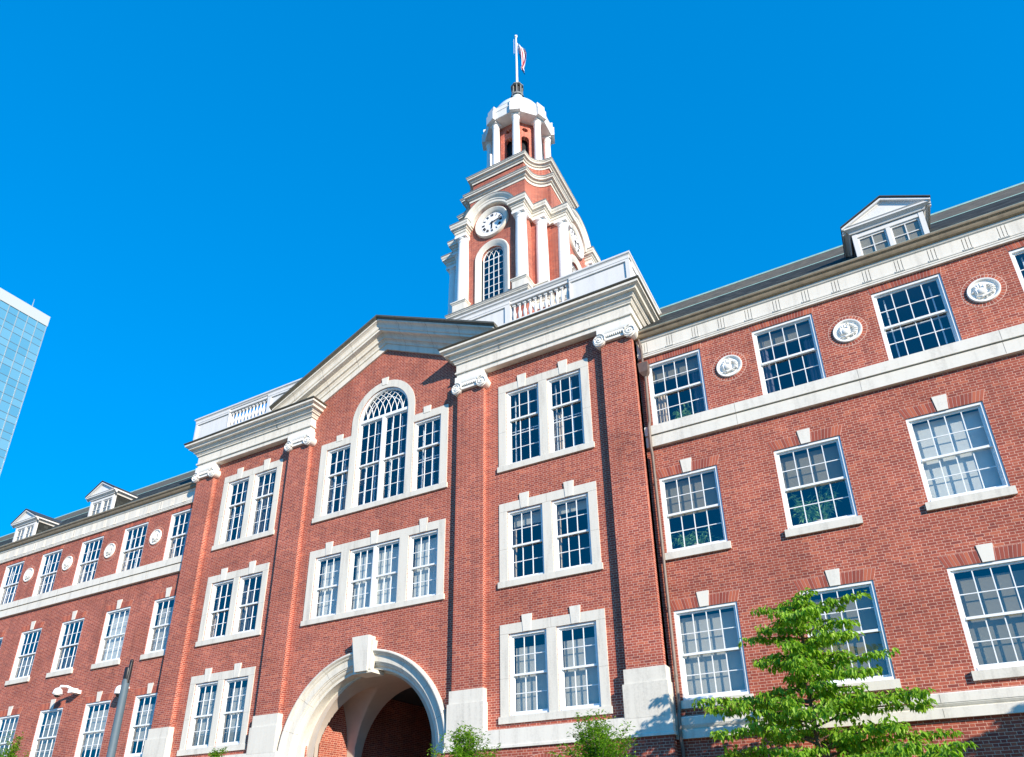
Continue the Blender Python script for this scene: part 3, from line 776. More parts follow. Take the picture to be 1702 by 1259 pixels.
# ---- pilasters with stone bases and Ionic capitals
def volute(mb, cx, cz, s_, y0=-.62):
    mb.tube([(cx, y0+.06, cz), (cx, YB, cz)], [.235, .20], 22)
    mb.ball((cx, y0+.055, cz), .175, .03, .175, 16, 6)
    pts = []; rad = []
    for i in range(46):
        t = i/45; a = pi/2*1.0 + s_*t*2*pi*2.1; r = .212*(1-t)**.85+.018
        pts.append((cx+r*cos(a), y0+.02, cz+r*sin(a))); rad.append(.026*(1-.55*t))
    mb.tube(pts, rad, 6); mb.ball((cx, y0+.01, cz), .028, .03, .028, 8, 5)
def capital_mesh(w):
    mb = MB(); h = w/2
    for s_ in (-1, 1): volute(mb, s_*(h-.01), 16.94, s_)
    mb.box(-h+.1, h-.1, -.575, YB, 17.02, 17.14); mb.box(-h+.1, h-.1, -.545, YB, 16.86, 17.02)
    mb.box(-h+.12, h-.12, -.56, YB, 16.845, 16.875)
    n = 9
    for i in range(n): mb.ball((-h+.26+(w-.52)*i/(n-1), -.575, 17.02), .036, .035, .055, 8, 6)
    mb.tube([(-h, -.57, 17.14), (h, -.57, 17.14)], .022, 6)
    mb.sweep([(0, 17.15), (.035, 17.17), (.045, 17.20), (.045, 17.25), (.0, 17.25)], [(-h-.02, YB), (-h-.02, -.54), (h+.02, -.54), (h+.02, YB)])
    mb.box(-h-.06, h+.06, -.58, YB, 17.25, 17.43)
    return mb.mesh('capital', M['relief'], smooth=True)
cap_m = capital_mesh(1.10)
for a, b, inner in ((3.63, 4.74, 1), (9.32, 10.40, 0), (-4.74, -3.63, 1), (-10.40, -9.32, 0)):
    mb = MB(); mb.box(a, b, YP, YB if inner else .05, 4.2, 17.1)
    o = part(mb, 'pilaster', M['brick'])
    st = MB(); e = 0 if inner else .3
    st.box(a-.07, b+.04, YP-.035, YB+e, 5.432, 5.842); st.box(a-.115, b+.07, YP-.075, YB+e, 4.52, 5.432)
    if inner and a > 0 or (inner and a < 0): pass
    st.build('stone_base', M['stone'], o)
    link_mesh('capital', cap_m, o, ((a+b)/2, 0, 0))
# band of the pavilion base
for s_ in (-1, 1):
    bd = MB(); x0, x1 = (3.45, 10.50) if s_ > 0 else (-10.50, -3.45)
    pth = [(x0, YB), (x0, -.52), (x1, -.52), (x1, .05)]
    bd.sweep([(-.2, 4.03), (.02, 4.03), (.02, 4.10), (0, 4.115), (0, 4.545), (-.03, 4.56), (-.3, 4.57)], pth)
    so_ = part(bd, 'stone_band', M['stone2']); jn = MB()
    for xj in (5.35, 8.3): jn.box(*sorted((s_*xj, s_*(xj+.008))), -.5225, -.4, 4.12, 4.54)
    jn.build('stone_joint', M['joint'], so_)

# ---- side entablatures
EP = [(-.30, 17.43), (-.02, 17.43), (-.02, 17.60), (.04, 17.603), (.04, 17.672), (0, 17.68), (0, 18.03), (.055, 18.033), (.055, 18.075), (.07, 18.09), (.10, 18.13), (.115, 18.182), (.17, 18.185), (.17, 18.225), (.20, 18.25), (.225, 18.295), (.23, 18.33), (.34, 18.335), (.345, 18.385), (.37, 18.43), (.44, 18.455), (.475, 18.47), (.475, 18.55), (.2, 18.56)]
GP = [(.30, 18.562), (.485, 18.562), (.50, 18.575), (.525, 18.60), (.53, 18.625), (.3, 18.65), (-.6, 18.68)]
for s_ in (-1, 1):
    pth = [(3.60, YB+.1), (3.60, -.53), (10.48, -.53), (10.48, 8.0)]
    e = MB().sweep(EP, pth); gg = MB().sweep(GP, pth)
    jn = MB()
    for xj in (5.35, 7.35, 9.0): jn.box(xj-.003, xj+.003, -.5325, -.5, 17.69, 18.02); jn.box(xj-.003, xj+.003, -.5125, -.5, 17.44, 17.60)
    if s_ < 0: e, gg, jn = e.mirrored(), gg.mirrored(), jn.mirrored()
    eo = part(e, 'entablature', M['stone2']); gg.build('gutter', M['dark_gutter'], eo); jn.build('stone_joint', M['joint'], eo)

# ---- pediment (raking cornice)
RK = [(-.25, 20.30), (-.33, 20.30), (-.33, 20.58), (-.385, 20.585), (-.385, 20.63), (-.40, 20.68), (-.44, 20.72), (-.45, 20.75), (-.53, 20.755), (-.53, 20.80), (-.55, 20.86), (-.59, 20.91), (-.60, 20.95), (-.80, 20.955), (-.80, 21.05), (-.84, 21.06), (-.86, 21.10), (-.87, 21.18), (-.91, 21.25), (-.98, 21.29), (-1.02, 21.30), (-1.02, 21.37)]
RG = [(-.9, 21.372), (-1.05, 21.372), (-1.06, 21.40), (-1.12, 21.44), (-1.13, 21.51), (-.9, 21.53), (6.0, 21.55)]
SL = .475
def rake(prof, x1):
    mb = MB(); m = len(prof)
    for s_ in (-1, 1):
        vs = []
        for x in (0, x1): vs += [(s_*x, y, z-SL*x) for y, z in prof]
        f = [(k, m+k, m+k+1, k+1) for k in range(m-1)]+[tuple(m+k for k in range(m))]
        if s_ < 0: f = [tuple(reversed(q)) for q in f]
        mb.add(vs, f)
    return mb
pdm = part(rake(RK, 5.50), 'pediment', M['stone2']); pg_ = rake(RG, 5.56).build('gutter', M['dark_gutter'], pdm)
jn = MB()
for x in (-4.4, -2.9, -1.4, 1.0, 2.4, 3.9):
    p2 = [(y-.003, z-SL*abs(x)-.001) for y, z in RK[1:]]; m = len(p2)
    vs = [(x-.004, y, z) for y, z in p2]+[(x+.004, y, z) for y, z in p2]; jn.add(vs, [(k, k+1, m+k+1, m+k) for k in range(m-1)])
jn.build('stone_joint', M['joint'], pdm, fix=False)

# ---- parapets with balusters
def baluster():
    mb = MB(); mb.box(-.062, .062, -.062, .062, 0, .05)
    mb.lathe([(.045, .05), (.05, .07), (.035, .09), (.03, .11), (.055, .18), (.076, .27), (.078, .33), (.06, .42), (.036, .52), (.03, .60), (.032, .64), (.048, .655), (.05, .68), (.04, .695)], 0, 0, 14)
    mb.box(-.062, .062, -.062, .062, .695, .79); return mb.mesh('baluster', M['white'], smooth=True)
bal_m = baluster()
for s_ in (-1, 1):
    mb = MB(); yf = -.84; X1 = 10.69
    # bottom rail, top rail
    mb.box(4.95, X1-.002, yf+.001, yf+.30, 18.66, 18.885); mb.box(6.0, 8.55, yf+.03, yf+.27, 19.675, 19.80)
    # piers: frame around a sunk panel
    panel(mb, [(3.1, 19.64), (5.05, 18.70), (6.08, 18.70), (6.08, 19.80), (3.1, 19.80)], [[(4.85, 18.885), (5.87, 18.885), (5.87, 19.615), (3.4, 19.615), (3.4, 19.58)]], yf, .05)
    mb.prism_y([(3.103, 19.65), (5.053, 18.71), (6.077, 18.71), (6.077, 19.79), (3.103, 19.79)], yf+.05, yf+.30)
    panel(mb, rect(8.455, X1, 18.70, 19.80), [rect(8.51, 10.56, 18.885, 19.615)], yf, .05)
    mb.box(8.458, X1-.003, yf+.05, yf+.30, 18.70, 19.80)
    for a, b in ((3.1, 6.08), (8.455, X1)): mb.box(a, b+.001, yf-.012, yf+.29, 19.70, 19.82)
    # side return with sunk panel
    mb.box(X1-.30, X1-.04, yf+.10, 9, 18.705, 19.795); mb.box(X1-.28, X1+.001, yf+.055, yf+.35, 18.701, 19.799)
    for y0 in (3.2, 6.6): mb.box(X1-.28, X1, y0, y0+.4, 18.701, 19.799)
    mb.box(X1-.28, X1-.001, yf+.1, 9, 19.66, 19.801); mb.box(X1-.28, X1-.001, yf+.1, 9, 18.70, 18.86)
    cp = MB(); cp.sweep([(-.3, 19.803), (.0, 19.80), (.012, 19.83), (.03, 19.86), (.055, 19.88), (.065, 19.90), (.065, 19.945), (.03, 19.985), (-.15, 20.0), (-.36, 19.985), (-.40, 19.93), (-.36, 19.80)], [(3.1, yf), (X1, yf), (X1, 9)])
    if s_ < 0: mb, cp = mb.mirrored(), cp.mirrored()
    o = part(mb, 'parapet', M['white']); cp.build('coping', M['white'], o)
    for i in range(11):
        x = 6.20+i*.2145; link_mesh('baluster', bal_m, o, (s_*x, yf+.15, 18.885))
for o_ in list(COL.objects):
    if o_.name.startswith('origin_tmp'): bpy.data.objects.remove(o_)

# ---- rain pipe in the right corner
pp = MB(); pp.tube([(10.64, -.12, 15.36), (10.62, -.12, 13.6), (10.60, -.20, 13.35), (10.60, -.22, 12.6), (10.60, -.13, 12.4), (10.60, -.12, 4.75), (10.60, -.26, 4.5), (10.60, -.28, 3.9), (10.60, -.2, 3.7), (10.60, -.18, 0)], .05, 10)
pp.tube([(10.56, -.2, 16.74), (10.60, -.14, 16.3), (10.60, -.14, 15.75)], .04, 8)
for z in (11.5, 9.5, 7.5, 5.6): pp.lathe([(.05, z-.03), (.062, z-.03), (.062, z+.03), (.05, z+.03)], 10.60, -.12, 10)
po = part(pp, 'rain_pipe', M['pipe'], smooth=True)
hp = MB(); hp.add([(10.49, -.26, 15.42), (10.77, -.26, 15.42), (10.77, -.02, 15.42), (10.49, -.02, 15.42), (10.47, -.30, 15.74), (10.79, -.30, 15.74), (10.79, -.02, 15.74), (10.47, -.02, 15.74), (10.58, -.18, 15.28), (10.69, -.18, 15.28), (10.69, -.06, 15.28), (10.58, -.06, 15.28)],
                 [(0, 1, 5, 4), (1, 2, 6, 5), (2, 3, 7, 6), (3, 0, 4, 7), (4, 5, 6, 7), (8, 9, 1, 0), (9, 10, 2, 1), (10, 11, 3, 2), (11, 8, 0, 3), (11, 10, 9, 8)])
M['hopper'] = flat_mat('hopper_metal', (.17, .12, .10), .5, .2, var=.15)
hp.build('hopper', M['hopper'], po)

# ================================================================== CLOCK TOWER
TY = 12.193
TW = empty('clock_tower', (0, TY, 18.6))
tag(TW, 'tall red brick clock tower with white columns, round clocks and a white domed top', 'clock tower')
def tpart(mb, name, mats, smooth=False, fix=True, parent=None):
    # mb in tower-local coordinates (x, y about the tower axis; world z)
    if parent is not None: return mb.build(name, mats, parent, smooth, fix)
    o = mb.build(name, mats, TW, smooth, fix); o.location = (0, 0, -18.6); return o
ROT = [Matrix.Rotation(pi/2*i, 4, 'Z') for i in range(4)]
def four(mb):
    o = MB()
    for Rm in ROT: o._j(mb.moved(Rm))
    return o
def stair(f, a, b, c, d):
    """closed staircase plan, counter-clockwise: flat half-width a at depth f, then (a,c'),(b..)"""
    q = [(a, -f), (a, -c), (c, -c), (c, -a), (f, -a)]
    pts = []
    for i in range(4):
        for x, y in q:
            v = ROT[i] @ Vector((x, y, 0)); pts.append((v.x, v.y))
    return pts
# brick base and shaft
wallp = []
q = [(2.2, -3.739), (2.2, -2.95), (2.95, -2.95), (2.95, -2.2), (3.739, -2.2)]
for i in range(4):
    for x, y in q:
        v = ROT[i] @ Vector((x, y, 0)); wallp.append((v.x, v.y))
mb = MB(); n = len(wallp)
for i in range(n):
    a, b = wallp[i], wallp[(i+1) % n]
    if i % 5 == 4: continue          # the four flat faces are pierced by windows, made below
    mb.quad((a[0], a[1], 18.7), (b[0], b[1], 18.7), (b[0], b[1], 36.3), (a[0], a[1], 36.3))
fc = MB(); panel(fc, [(-2.2, 18.7), (2.2, 18.7), (2.2, 36.3), (1.4, 36.9), (0, 37.3), (-1.4, 36.9), (-2.2, 36.3)], [arch_pts(0, 33.02, .72, 29.6, 20)], -3.739, .35)
mb._j(four(fc))
tpart(mb, 'shaft', M['brick_tower'])
# attic with concave corners
def attic_path(u, v, n=9):
    pts = []; r = v-u
    for i in range(4):
        for k in range(n+1):
            a = pi-(pi/2)*k/n      # quarter arc about the outer corner (v,-v)
            x, y = v+r*cos(a), -v+r*sin(a)
            # from (u,-v) to (v,-u)
            p = ROT[i] @ Vector((x, y, 0)); pts.append((p.x, p.y))
    return pts
mb = MB(); ap = attic_path(1.95, 3.14)
mb.sweep([(0, 36.0), (0, 38.85)], ap, closed=True); mb.sweep([(-.13, 39.3), (-.13, 40.5)], ap, closed=True)
tpart(mb, 'attic', M['brick_tower'])
c1 = MB(); c1.sweep([(0, 38.80), (.04, 38.80), (.05, 38.99), (.14, 39.0), (.14, 39.05), (.17, 39.07), (.18, 39.12), (.30, 39.13), (.30, 39.21), (.33, 39.24), (.36, 39.26), (.37, 39.31), (.2, 39.32)], ap, closed=True)
c1o = tpart(c1, 'cornice', M['stone2']); MB().sweep([(.2, 39.315), (.385, 39.315), (.385, 39.39), (-.2, 39.46)], ap, closed=True).build('lead_flashing', M['lead'], c1o)
ap2 = attic_path(1.83, 3.05)
c2 = MB(); c2.sweep([(0, 40.44), (.04, 40.44), (.05, 40.60), (.13, 40.61), (.13, 40.66), (.16, 40.68), (.17, 40.73), (.28, 40.74), (.28, 40.82), (.31, 40.85), (.335, 40.87), (.34, 40.91), (.1, 40.92)], ap2, closed=True)
c2.prism_z([(x, y) for x, y in ap2], 40.90, 40.91)
c2o = tpart(c2, 'cornice', M['stone2']); MB().sweep([(.1, 40.915), (.355, 40.915), (.355, 40.98), (-.4, 41.08)], ap2, closed=True).build('lead_flashing', M['lead'], c2o)
# staircase entablature over the columns
def half_path():
    a = [(1.59, -3.6), (1.59, -4.188), (2.34, -4.188), (2.34, -3.162), (3.162, -3.162), (3.162, -2.34), (4.188, -2.34), (4.188, -1.59), (3.6, -1.59)]
    return a
EPT = [(-.3, 35.2), (0, 35.2), (0, 35.37), (.035, 35.375), (.035, 35.56), (.09, 35.565), (.09, 35.61), (.12, 35.64), (.13, 35.68), (.21, 35.69), (.21, 35.80), (.235, 35.83), (.25, 35.87), (.26, 35.90), (.26, 35.99), (0, 36.0)]
e = MB().sweep(EPT, half_path()); hp_ = half_path()
e.prism_z(hp_, 35.205, 35.21)
fl = MB().sweep([(0, 35.995), (.275, 35.995), (.275, 36.07), (-.2, 36.16)], hp_); fl.prism_z(hp_, 36.04, 36.10)
for Rm in ROT:
    eo = tpart(e.moved(Rm), 'entablature', M['stone2']); fl.moved(Rm).build('lead_flashing', M['lead'], eo)
# plinth course and ledge, pedestals
lp = [(2.45, -4.30), (2.45, -3.30), (3.30, -3.30), (3.30, -2.45), (4.30, -2.45)]
lpth = []
for i in range(4):
    for x, y in lp:
        v = ROT[i] @ Vector((x, y, 0)); lpth.append((v.x, v.y))
bq = MB().sweep([(-.02, 18.7), (-.02, 28.3)], lpth, closed=True); tpart(bq, 'tower_base', M['brick_tower'])
e = MB().sweep([(-.02, 28.25), (.03, 28.25), (.03, 28.4), (0, 28.42), (0, 28.7), (.04, 28.72), (.06, 28.80), (.12, 28.86), (.17, 28.90), (.18, 28.96), (.22, 29.0), (.22, 29.04), (0, 29.05)], lpth, closed=True)
eo = tpart(e, 'plinth', M['stone2']); MB().sweep([(0, 29.045), (.235, 29.045), (.235, 29.12), (-.2, 29.2), (-1.2, 29.25)], lpth, closed=True).build('lead_flashing', M['lead'], eo)
colxy = []
for i in range(4):
    for x, y in ((1.965, -3.81), (2.79, -2.79), (3.81, -1.965)):
        v = ROT[i] @ Vector((x, y, 0)); colxy.append((v.x, v.y))
ped = MB(); ped.box(-.43, .43, -.43, .43, 29.15, 29.93); ped.box(-.37, .37, -.436, .436, 29.28, 29.85); ped.box(-.436, .436, -.37, .37, 29.28, 29.85)
ped.sweep([(0, 29.9), (.03, 29.92), (.05, 29.97), (.09, 30.0), (.09, 30.07), (0, 30.11), (-.43, 30.11)], [(-.43, .43), (-.43, -.43), (.43, -.43), (.43, .43)][::1], closed=True)
ped_m = ped.mesh('pedestal', M['stone2'])
cm = MB(); cm.box(-.42, .42, -.42, .42, 30.08, 30.15)
cm.lathe([(.40, 30.15), (.42, 30.19), (.40, 30.24), (.365, 30.26), (.365, 30.31), (.385, 30.34), (.365, 30.37), (.36, 30.40), (.36, 31.6), (.345, 33.2), (.315, 34.72), (.335, 34.74), (.335, 34.78), (.315, 34.80), (.315, 34.92), (.34, 34.94), (.39, 35.02), (.40, 35.05)], 0, 0, 28)
cm.box(-.40, .40, -.40, .40, 35.05, 35.2)
col_m = cm.mesh('column', M['column'], smooth=True)
for x, y in colxy:
    o = link_mesh('column', col_m, TW, (x, y, -18.6)); link_mesh('pedestal', ped_m, o)
# clocks, hoods, windows on the four faces
YW = -3.739
rh = MB()
rh.annulus((0, 35.61), [(1.34, YW+.1), (1.34, YW-.24), (1.37, YW-.27), (1.52, YW-.28), (1.54, YW-.31), (1.66, YW-.33), (1.69, YW-.38), (1.78, YW-.43), (1.83, YW-.46), (1.87, YW-.46), (1.87, YW+1.2)], radians(9), radians(171), 34)
hf = MB().annulus((0, 35.61), [(1.86, YW-.475), (1.90, YW-.475), (1.90, YW+1.2)], radians(9), radians(171), 34)
for Rm in ROT:
    ho = tpart(rh.moved(Rm), 'clock_hood', M['stone2'], smooth=True); hf.moved(Rm).build('lead_flashing', M['lead'], ho, True)
ROMAN = ['XII', 'I', 'II', 'III', 'IIII', 'V', 'VI', 'VII', 'VIII', 'IX', 'X', 'XI']
def bar(mb, x0, z0, x1, z1, w, y):
    dx, dz = x1-x0, z1-z0; L = sqrt(dx*dx+dz*dz); nx, nz = -dz/L*w/2, dx/L*w/2
    mb.prism_y([(x0-nx, z0-nz), (x1-nx, z1-nz), (x1+nx, z1+nz), (x0+nx, z0+nz)][::-1], y-.01, y+.01)
def numerals(mb, y):
    for i, s in enumerate(ROMAN):
        a = pi/2-2*pi*i/12; ca, sa = cos(a), sin(a)
        def P(u, v): return (sa*u+ca*(.60+v), -ca*u+sa*(.60+v)+35.61)
        wd = {'I': .05, 'V': .10, 'X': .10}; tot = sum(wd[c] for c in s); u = -tot/2
        for c in s:
            w = wd[c]; m = u+w/2; hh = .085
            if c == 'I': segs = [((m, -hh), (m, hh), .028)]
            elif c == 'V': segs = [((m, -hh), (m-.035, hh), .028), ((m, -hh), (m+.035, hh), .016)]
            else: segs = [((m-.035, hh), (m+.035, -hh), .028), ((m+.035, hh), (m-.035, -hh), .016)]
            for p, q_, t in segs: bar(mb, *P(*p), *P(*q_), t, y)
            u += w
for Rm in ROT:
    rg = MB().annulus((0, 35.61), [(1.12, YW+.05), (1.12, YW-.13), (1.09, YW-.17), (1.04, YW-.17), (1.0, YW-.14), (.88, YW-.12), (.84, YW-.08), (.80, YW-.06), (.78, YW-.02)], 0, 2*pi, 56, closed=True).moved(Rm)
    ck = tpart(rg, 'clock', M['stone2'], smooth=True)
    dl = MB().annulus((0, 35.61), [(.80, YW-.025), (0, YW-.025)], 0, 2*pi, 48, closed=True).moved(Rm); dl.build('clock_face', M['clock_white'], ck)
    nm = MB(); numerals(nm, YW-.035); nm.annulus((0, 35.61), [(.775, YW-.03), (.758, YW-.03)], 0, 2*pi, 48, closed=True)
    nm.moved(Rm).build('numerals', M['black'], ck)
    hd = MB(); a = radians(90-78); bar(hd, -.14*cos(a), 35.61-.14*sin(a), .70*cos(a), 35.61+.70*sin(a), .055, YW-.07)
    a = radians(90-183); bar(hd, -.12*cos(a), 35.61-.12*sin(a), .44*cos(a), 35.61+.44*sin(a), .075, YW-.05)
    hd.ball((0, YW-.07, 35.61), .06, .03, .06, 10, 5)
    hd.moved(Rm).build('clock_hand', M['black'], ck)
    # arched window
    sr = MB().annulus((0, 33.02), [(1.14, YW+.02), (1.14, YW-.08), (1.10, YW-.12), (1.04, YW-.12), (1.0, YW-.09), (.84, YW-.07), (.80, YW-.03), (.72, YW+.0), (.72, YW+.25)], 0, pi, 36)
    pf = [(1.14, YW+.02), (1.14, YW-.08), (1.10, YW-.12), (1.04, YW-.12), (1.0, YW-.09), (.84, YW-.07), (.80, YW-.03), (.72, YW+.0), (.72, YW+.25)]; m = len(pf)
    for s_ in (-1, 1):
        vs = [(s_*r, y, 29.4) for r, y in pf]+[(s_*r, y, 33.02) for r, y in pf]; sr.add(vs, [(k, k+1, m+k+1, m+k) for k in range(m-1)])
    sr.box(-1.14, 1.14, YW-.12, YW+.2, 29.25, 29.42)
    aw = tpart(sr.moved(Rm), 'arched_window', M['stone2'], smooth=True)
    sh = MB(); yy = YW+.14
    sh.annulus((0, 33.02), [(.72, yy), (.655, yy), (.655, yy+.06)], 0, pi, 26)
    for s_ in (-1, 1): sh.box(*sorted((s_*.655, s_*.72)), yy, yy+.06, 29.42, 33.02)
    for i in (1, 2, 3): sh.box(-.655+.3275*i-.016, -.655+.3275*i+.016, yy+.01, yy+.05, 29.42, 33.0)
    for j in range(0, 8): sh.box(-.655, .655, yy+.012, yy+.048, 32.94-.50*j-(.03 if j == 0 else .016), 32.94-.50*j+(.03 if j == 0 else .016))
    for i in range(1, 4):
        x = -.655+.3275*i
        for sg in (1, -1):
            pts = [(x+sg*.78-sg*.78*cos(pi/2*t/14), yy+.03, 33.0+.78*sin(pi/2*t/14)) for t in range(15)]
            pts = [p for p in pts if p[0]**2+(p[2]-33.02)**2 < .66**2]
            if len(pts) > 1: sh.tube(pts, .014, 4)
    sh.moved(Rm).build('glazing_bars', M['frame'], aw)
    pa = MB().add([(x, yy+.035, z) for x, z in arch_pts(0, 33.02, .67, 29.42, 20)], [tuple(range(23))]); pa.moved(Rm).build('pane', M['glass_dark'], aw, fix=False)
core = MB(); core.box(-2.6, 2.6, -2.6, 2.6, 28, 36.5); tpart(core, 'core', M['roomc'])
# belfry: octagonal drum, columns, entablature, dome
def octp(R_, off=22.5): return [(R_*sin(radians(off+45*i)), -R_*cos(radians(off+45*i))) for i in range(8)]
dr = MB(); A = 1.50; hw_ = A*math.tan(radians(22.5))
df = MB(); panel(df, rect(-hw_, hw_, 41.0, 46.9), [arch_pts(0, 45.25, .27, 41.9, 14), [(.21*cos(2*pi*i/18), 46.15+.19*sin(2*pi*i/18)) for i in range(18)]], -A, .3)
for i in range(8): dr._j(df.moved(Matrix.Rotation(pi/4*i, 4, 'Z')))
M['brick_pale'] = brick_mat('belfry_brick', 1.9, .2)
tpart(dr, 'belfry_drum', M['brick_pale'])
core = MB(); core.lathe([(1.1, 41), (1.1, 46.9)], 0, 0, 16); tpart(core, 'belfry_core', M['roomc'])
bb = MB(); bb.sweep([(-.8, 40.98), (.42, 40.98), (.42, 41.12), (.36, 41.16), (-.8, 41.2)], octp(2.0), closed=True); tpart(bb, 'belfry_base', M['stone2'])
bc = MB(); bc.lathe([(.31, 41.15), (.31, 41.25), (.275, 41.3), (.27, 41.4), (.265, 43.5), (.235, 46.3), (.26, 46.33), (.26, 46.38), (.24, 46.40), (.24, 46.5), (.29, 46.6), (.30, 46.66)], 0, 0, 20); bc.box(-.30, .30, -.30, .30, 46.66, 46.78)
bcm = bc.mesh('column', M['column'], smooth=True)
for i in range(8):
    a = radians(22.5+45*i); o = link_mesh('column', bcm, TW, (2.0*sin(a), -2.0*cos(a), -18.6)); o.rotation_euler = (0, 0, a)
en = MB(); en.sweep([(-.95, 46.78), (0, 46.78), (.02, 46.80), (.02, 47.42), (.05, 47.45), (.05, 47.50), (-.06, 47.52), (-.06, 47.95), (-.04, 47.98), (-.5, 48.05)], octp(2.48), closed=True)
for i in range(8):     # projecting blocks over the columns
    a = radians(22.5+45*i); T = Matrix.Rotation(a, 4, 'Z')
    en._j(MB().box(-.36, .36, -2.56, -1.9, 46.765, 47.52).moved(T)); en._j(MB().box(-.33, .33, -2.46, -1.9, 47.52, 48.04).moved(T))
tpart(en, 'belfry_entablature', M['white'])
dm = MB(); dm.lathe([(2.1, 47.9)]+[(2.0*cos(pi/2*i/14), 48.0+2.25*sin(pi/2*i/14)) for i in range(13)]+[(.62, 50.38), (.50, 50.7), (.42, 51.4)], 0, 0, 40)
M['dome'] = flat_mat('dome_metal', (.66, .74, .75), .4, .1, var=.06)
tpart(dm, 'dome', M['dome'], smooth=True)
lt = MB(); lt.lathe([(.52, 51.35), (.46, 51.6), (.40, 51.66)], 0, 0, 16); lt.lathe([(.38, 52.45), (.50, 52.5), (.50, 52.58), (.2, 52.75), (.08, 52.85)], 0, 0, 8)
for i in range(8):
    a = radians(22.5+45*i); lt._j(MB().box(-.045, .045, -.42, -.34, 51.6, 52.5).moved(Matrix.Rotation(a, 4, 'Z')))
lo2 = tpart(lt, 'cupola', M['lead'])
ci = MB(); ci.lathe([(.30, 51.6), (.30, 52.46)], 0, 0, 12); ci.build('cupola_core', M['black'], lo2)
# flagpole and flag
fp = MB(); fp.lathe([(.095, 52.7), (.085, 55), (.055, 58.45), (.0, 58.46)], 0, 0, 12); FPO = fp.build('flagpole', M['column'], None, True); FPO.location = (0, TY, 0)
tag(FPO, 'white flagpole with a ball on top rising from the tower dome', 'flagpole')
bl = MB().ball((0, 0, 58.55), .13, .13, .13, 12, 8); bl.build('finial', M['column'], FPO, True)
hl = MB().tube([(-.16, -.05, 58.3), (-.17, -.05, 56.6)], .012, 5); hl.build('halyard', M['column'], FPO)
vs = []; uvs = []; NU, NV = 14, 34
for j in range(NV+1):
    t = j/NV
    for i in range(NU+1):
        s = i/NU
        z = 57.75-3.95*t**1.0+.35*(1-s)*0-.9*s*(1-t)*.9
        wid = (.10+.62*sin(pi*min(1, t*1.05+.12))**.8)*(1 if t < .7 else 1-.35*(t-.7)/.3)
        x = .08+s*wid+.62*t**1.4*(1-.35*s); y = -.05+.16*sin(s*9+t*3)*(.3+t)
        vs.append((x, y, z)); uvs.append((s, t))
me = bpy.data.meshes.new('flag'); me.from_pydata(vs, [], [(j*(NU+1)+i, j*(NU+1)+i+1, (j+1)*(NU+1)+i+1, (j+1)*(NU+1)+i) for j in range(NV) for i in range(NU)])
uvl = me.uv_layers.new(name='uv')
for p in me.polygons:
    p.use_smooth = True
    for li in p.loop_indices: uvl.data[li].uv = uvs[me.loops[li].vertex_index]
fb = NB('flag_cloth'); tc = fb.n('ShaderNodeUVMap'); sp = fb.n('ShaderNodeSeparateXYZ'); fb.l(tc.outputs[0], sp.inputs[0])
st_ = fb.math('GREATER_THAN', fb.math('FRACT', fb.math('ADD', fb.math('MULTIPLY', sp.outputs[0], 4.6), fb.math('MULTIPLY', sp.outputs[1], 1.1))), .52)
st2 = fb.math('MULTIPLY', st_, fb.math('GREATER_THAN', sp.outputs[1], .16))
c = fb.mix(st2, (.80, .78, .80), (.50, .03, .06))
cn = fb.math('MULTIPLY', fb.math('LESS_THAN', sp.outputs[0], .16), fb.math('MULTIPLY', fb.math('GREATER_THAN', sp.outputs[1], .34), fb.math('LESS_THAN', sp.outputs[1], .66)))
c = fb.mix(cn, c, (.03, .05, .20)); c = fb.mix(fb.math('GREATER_THAN', sp.outputs[1], .955), c, (.04, .06, .25))
fb.l(c, fb.bsdf.inputs['Base Color']); fb.set(.8, 0, .2); me.materials.append(fb.m)
fo = bpy.data.objects.new('flag', me); COL.objects.link(fo); fo.location = (0, TY, 0); tag(fo, 'limp red and white striped flag hanging from the pole on the tower', 'flag')

# ================================================================== things around
# glass high-rise at the left edge
HR = empty('glass_high_rise', (-135, 0, 0)); tag(HR, 'pale blue glass high-rise tower at the left edge of the picture', 'high-rise')
X = -120.0; Y1 = 37.6; Y0 = -14; HZ = 100
bd = MB(); bd.box(-150, X-.1, Y0+.1, Y1-.1, 0, HZ-2.4, 1); bd.box(-150.1, X+.15, Y0-.1, Y1+.15, HZ-2.4, HZ, 0)
M['hr_band'] = flat_mat('pale_parapet_panel', (.42, .47, .47), .5)
M['hr_core'] = flat_mat('high_rise_core', (.10, .14, .18), .6)
def hr_glass():
    b = NB('high_rise_glass'); g = b.pos(); b.set(.10, 0, .5)
    c = b.ramp(g.outputs['Random Per Island'], [(0, (.080, .27, .42)), (.5, (.10, .30, .45)), (1, (.13, .33, .47))])
    b.l(c, b.bsdf.inputs['Base Color']); return b.m
M['hr_glass'] = hr_glass(); M['hr_mull'] = flat_mat('high_rise_mullion', (.32, .40, .43), .4, .2)
b_ = bd.build('high_rise_body', [M['hr_band'], M['hr_core']], HR); b_.location = (135, 0, 0)
gl = MB(); ny = int((Y1-Y0)/1.75); zz = []; z = HZ-2.4; k = 0
while z > 20:
    h = (1.5, 2.1)[k % 2]; zz.append((z-h, z)); z -= h; k += 1
for i in range(ny):
    ya = Y1-1.75*(i+1); yb2 = Y1-1.75*i
    for z0, z1 in zz: gl.quad((X, ya+.04, z0+.03), (X, yb2-.04, z0+.03), (X, yb2-.04, z1-.03), (X, ya+.04, z1-.03))
o = gl.build('glazing', M['hr_glass'], HR, fix=False); o.location = (135, 0, 0)
ml = MB()
for i in range(ny+1): ml.box(X-.05, X+.10, Y1-1.75*i-.06, Y1-1.75*i+.06, 0, HZ-2.4)
for z0, z1 in zz: ml.box(X-.05, X+.04, Y0, Y1, z0-.04, z0+.04, 1)
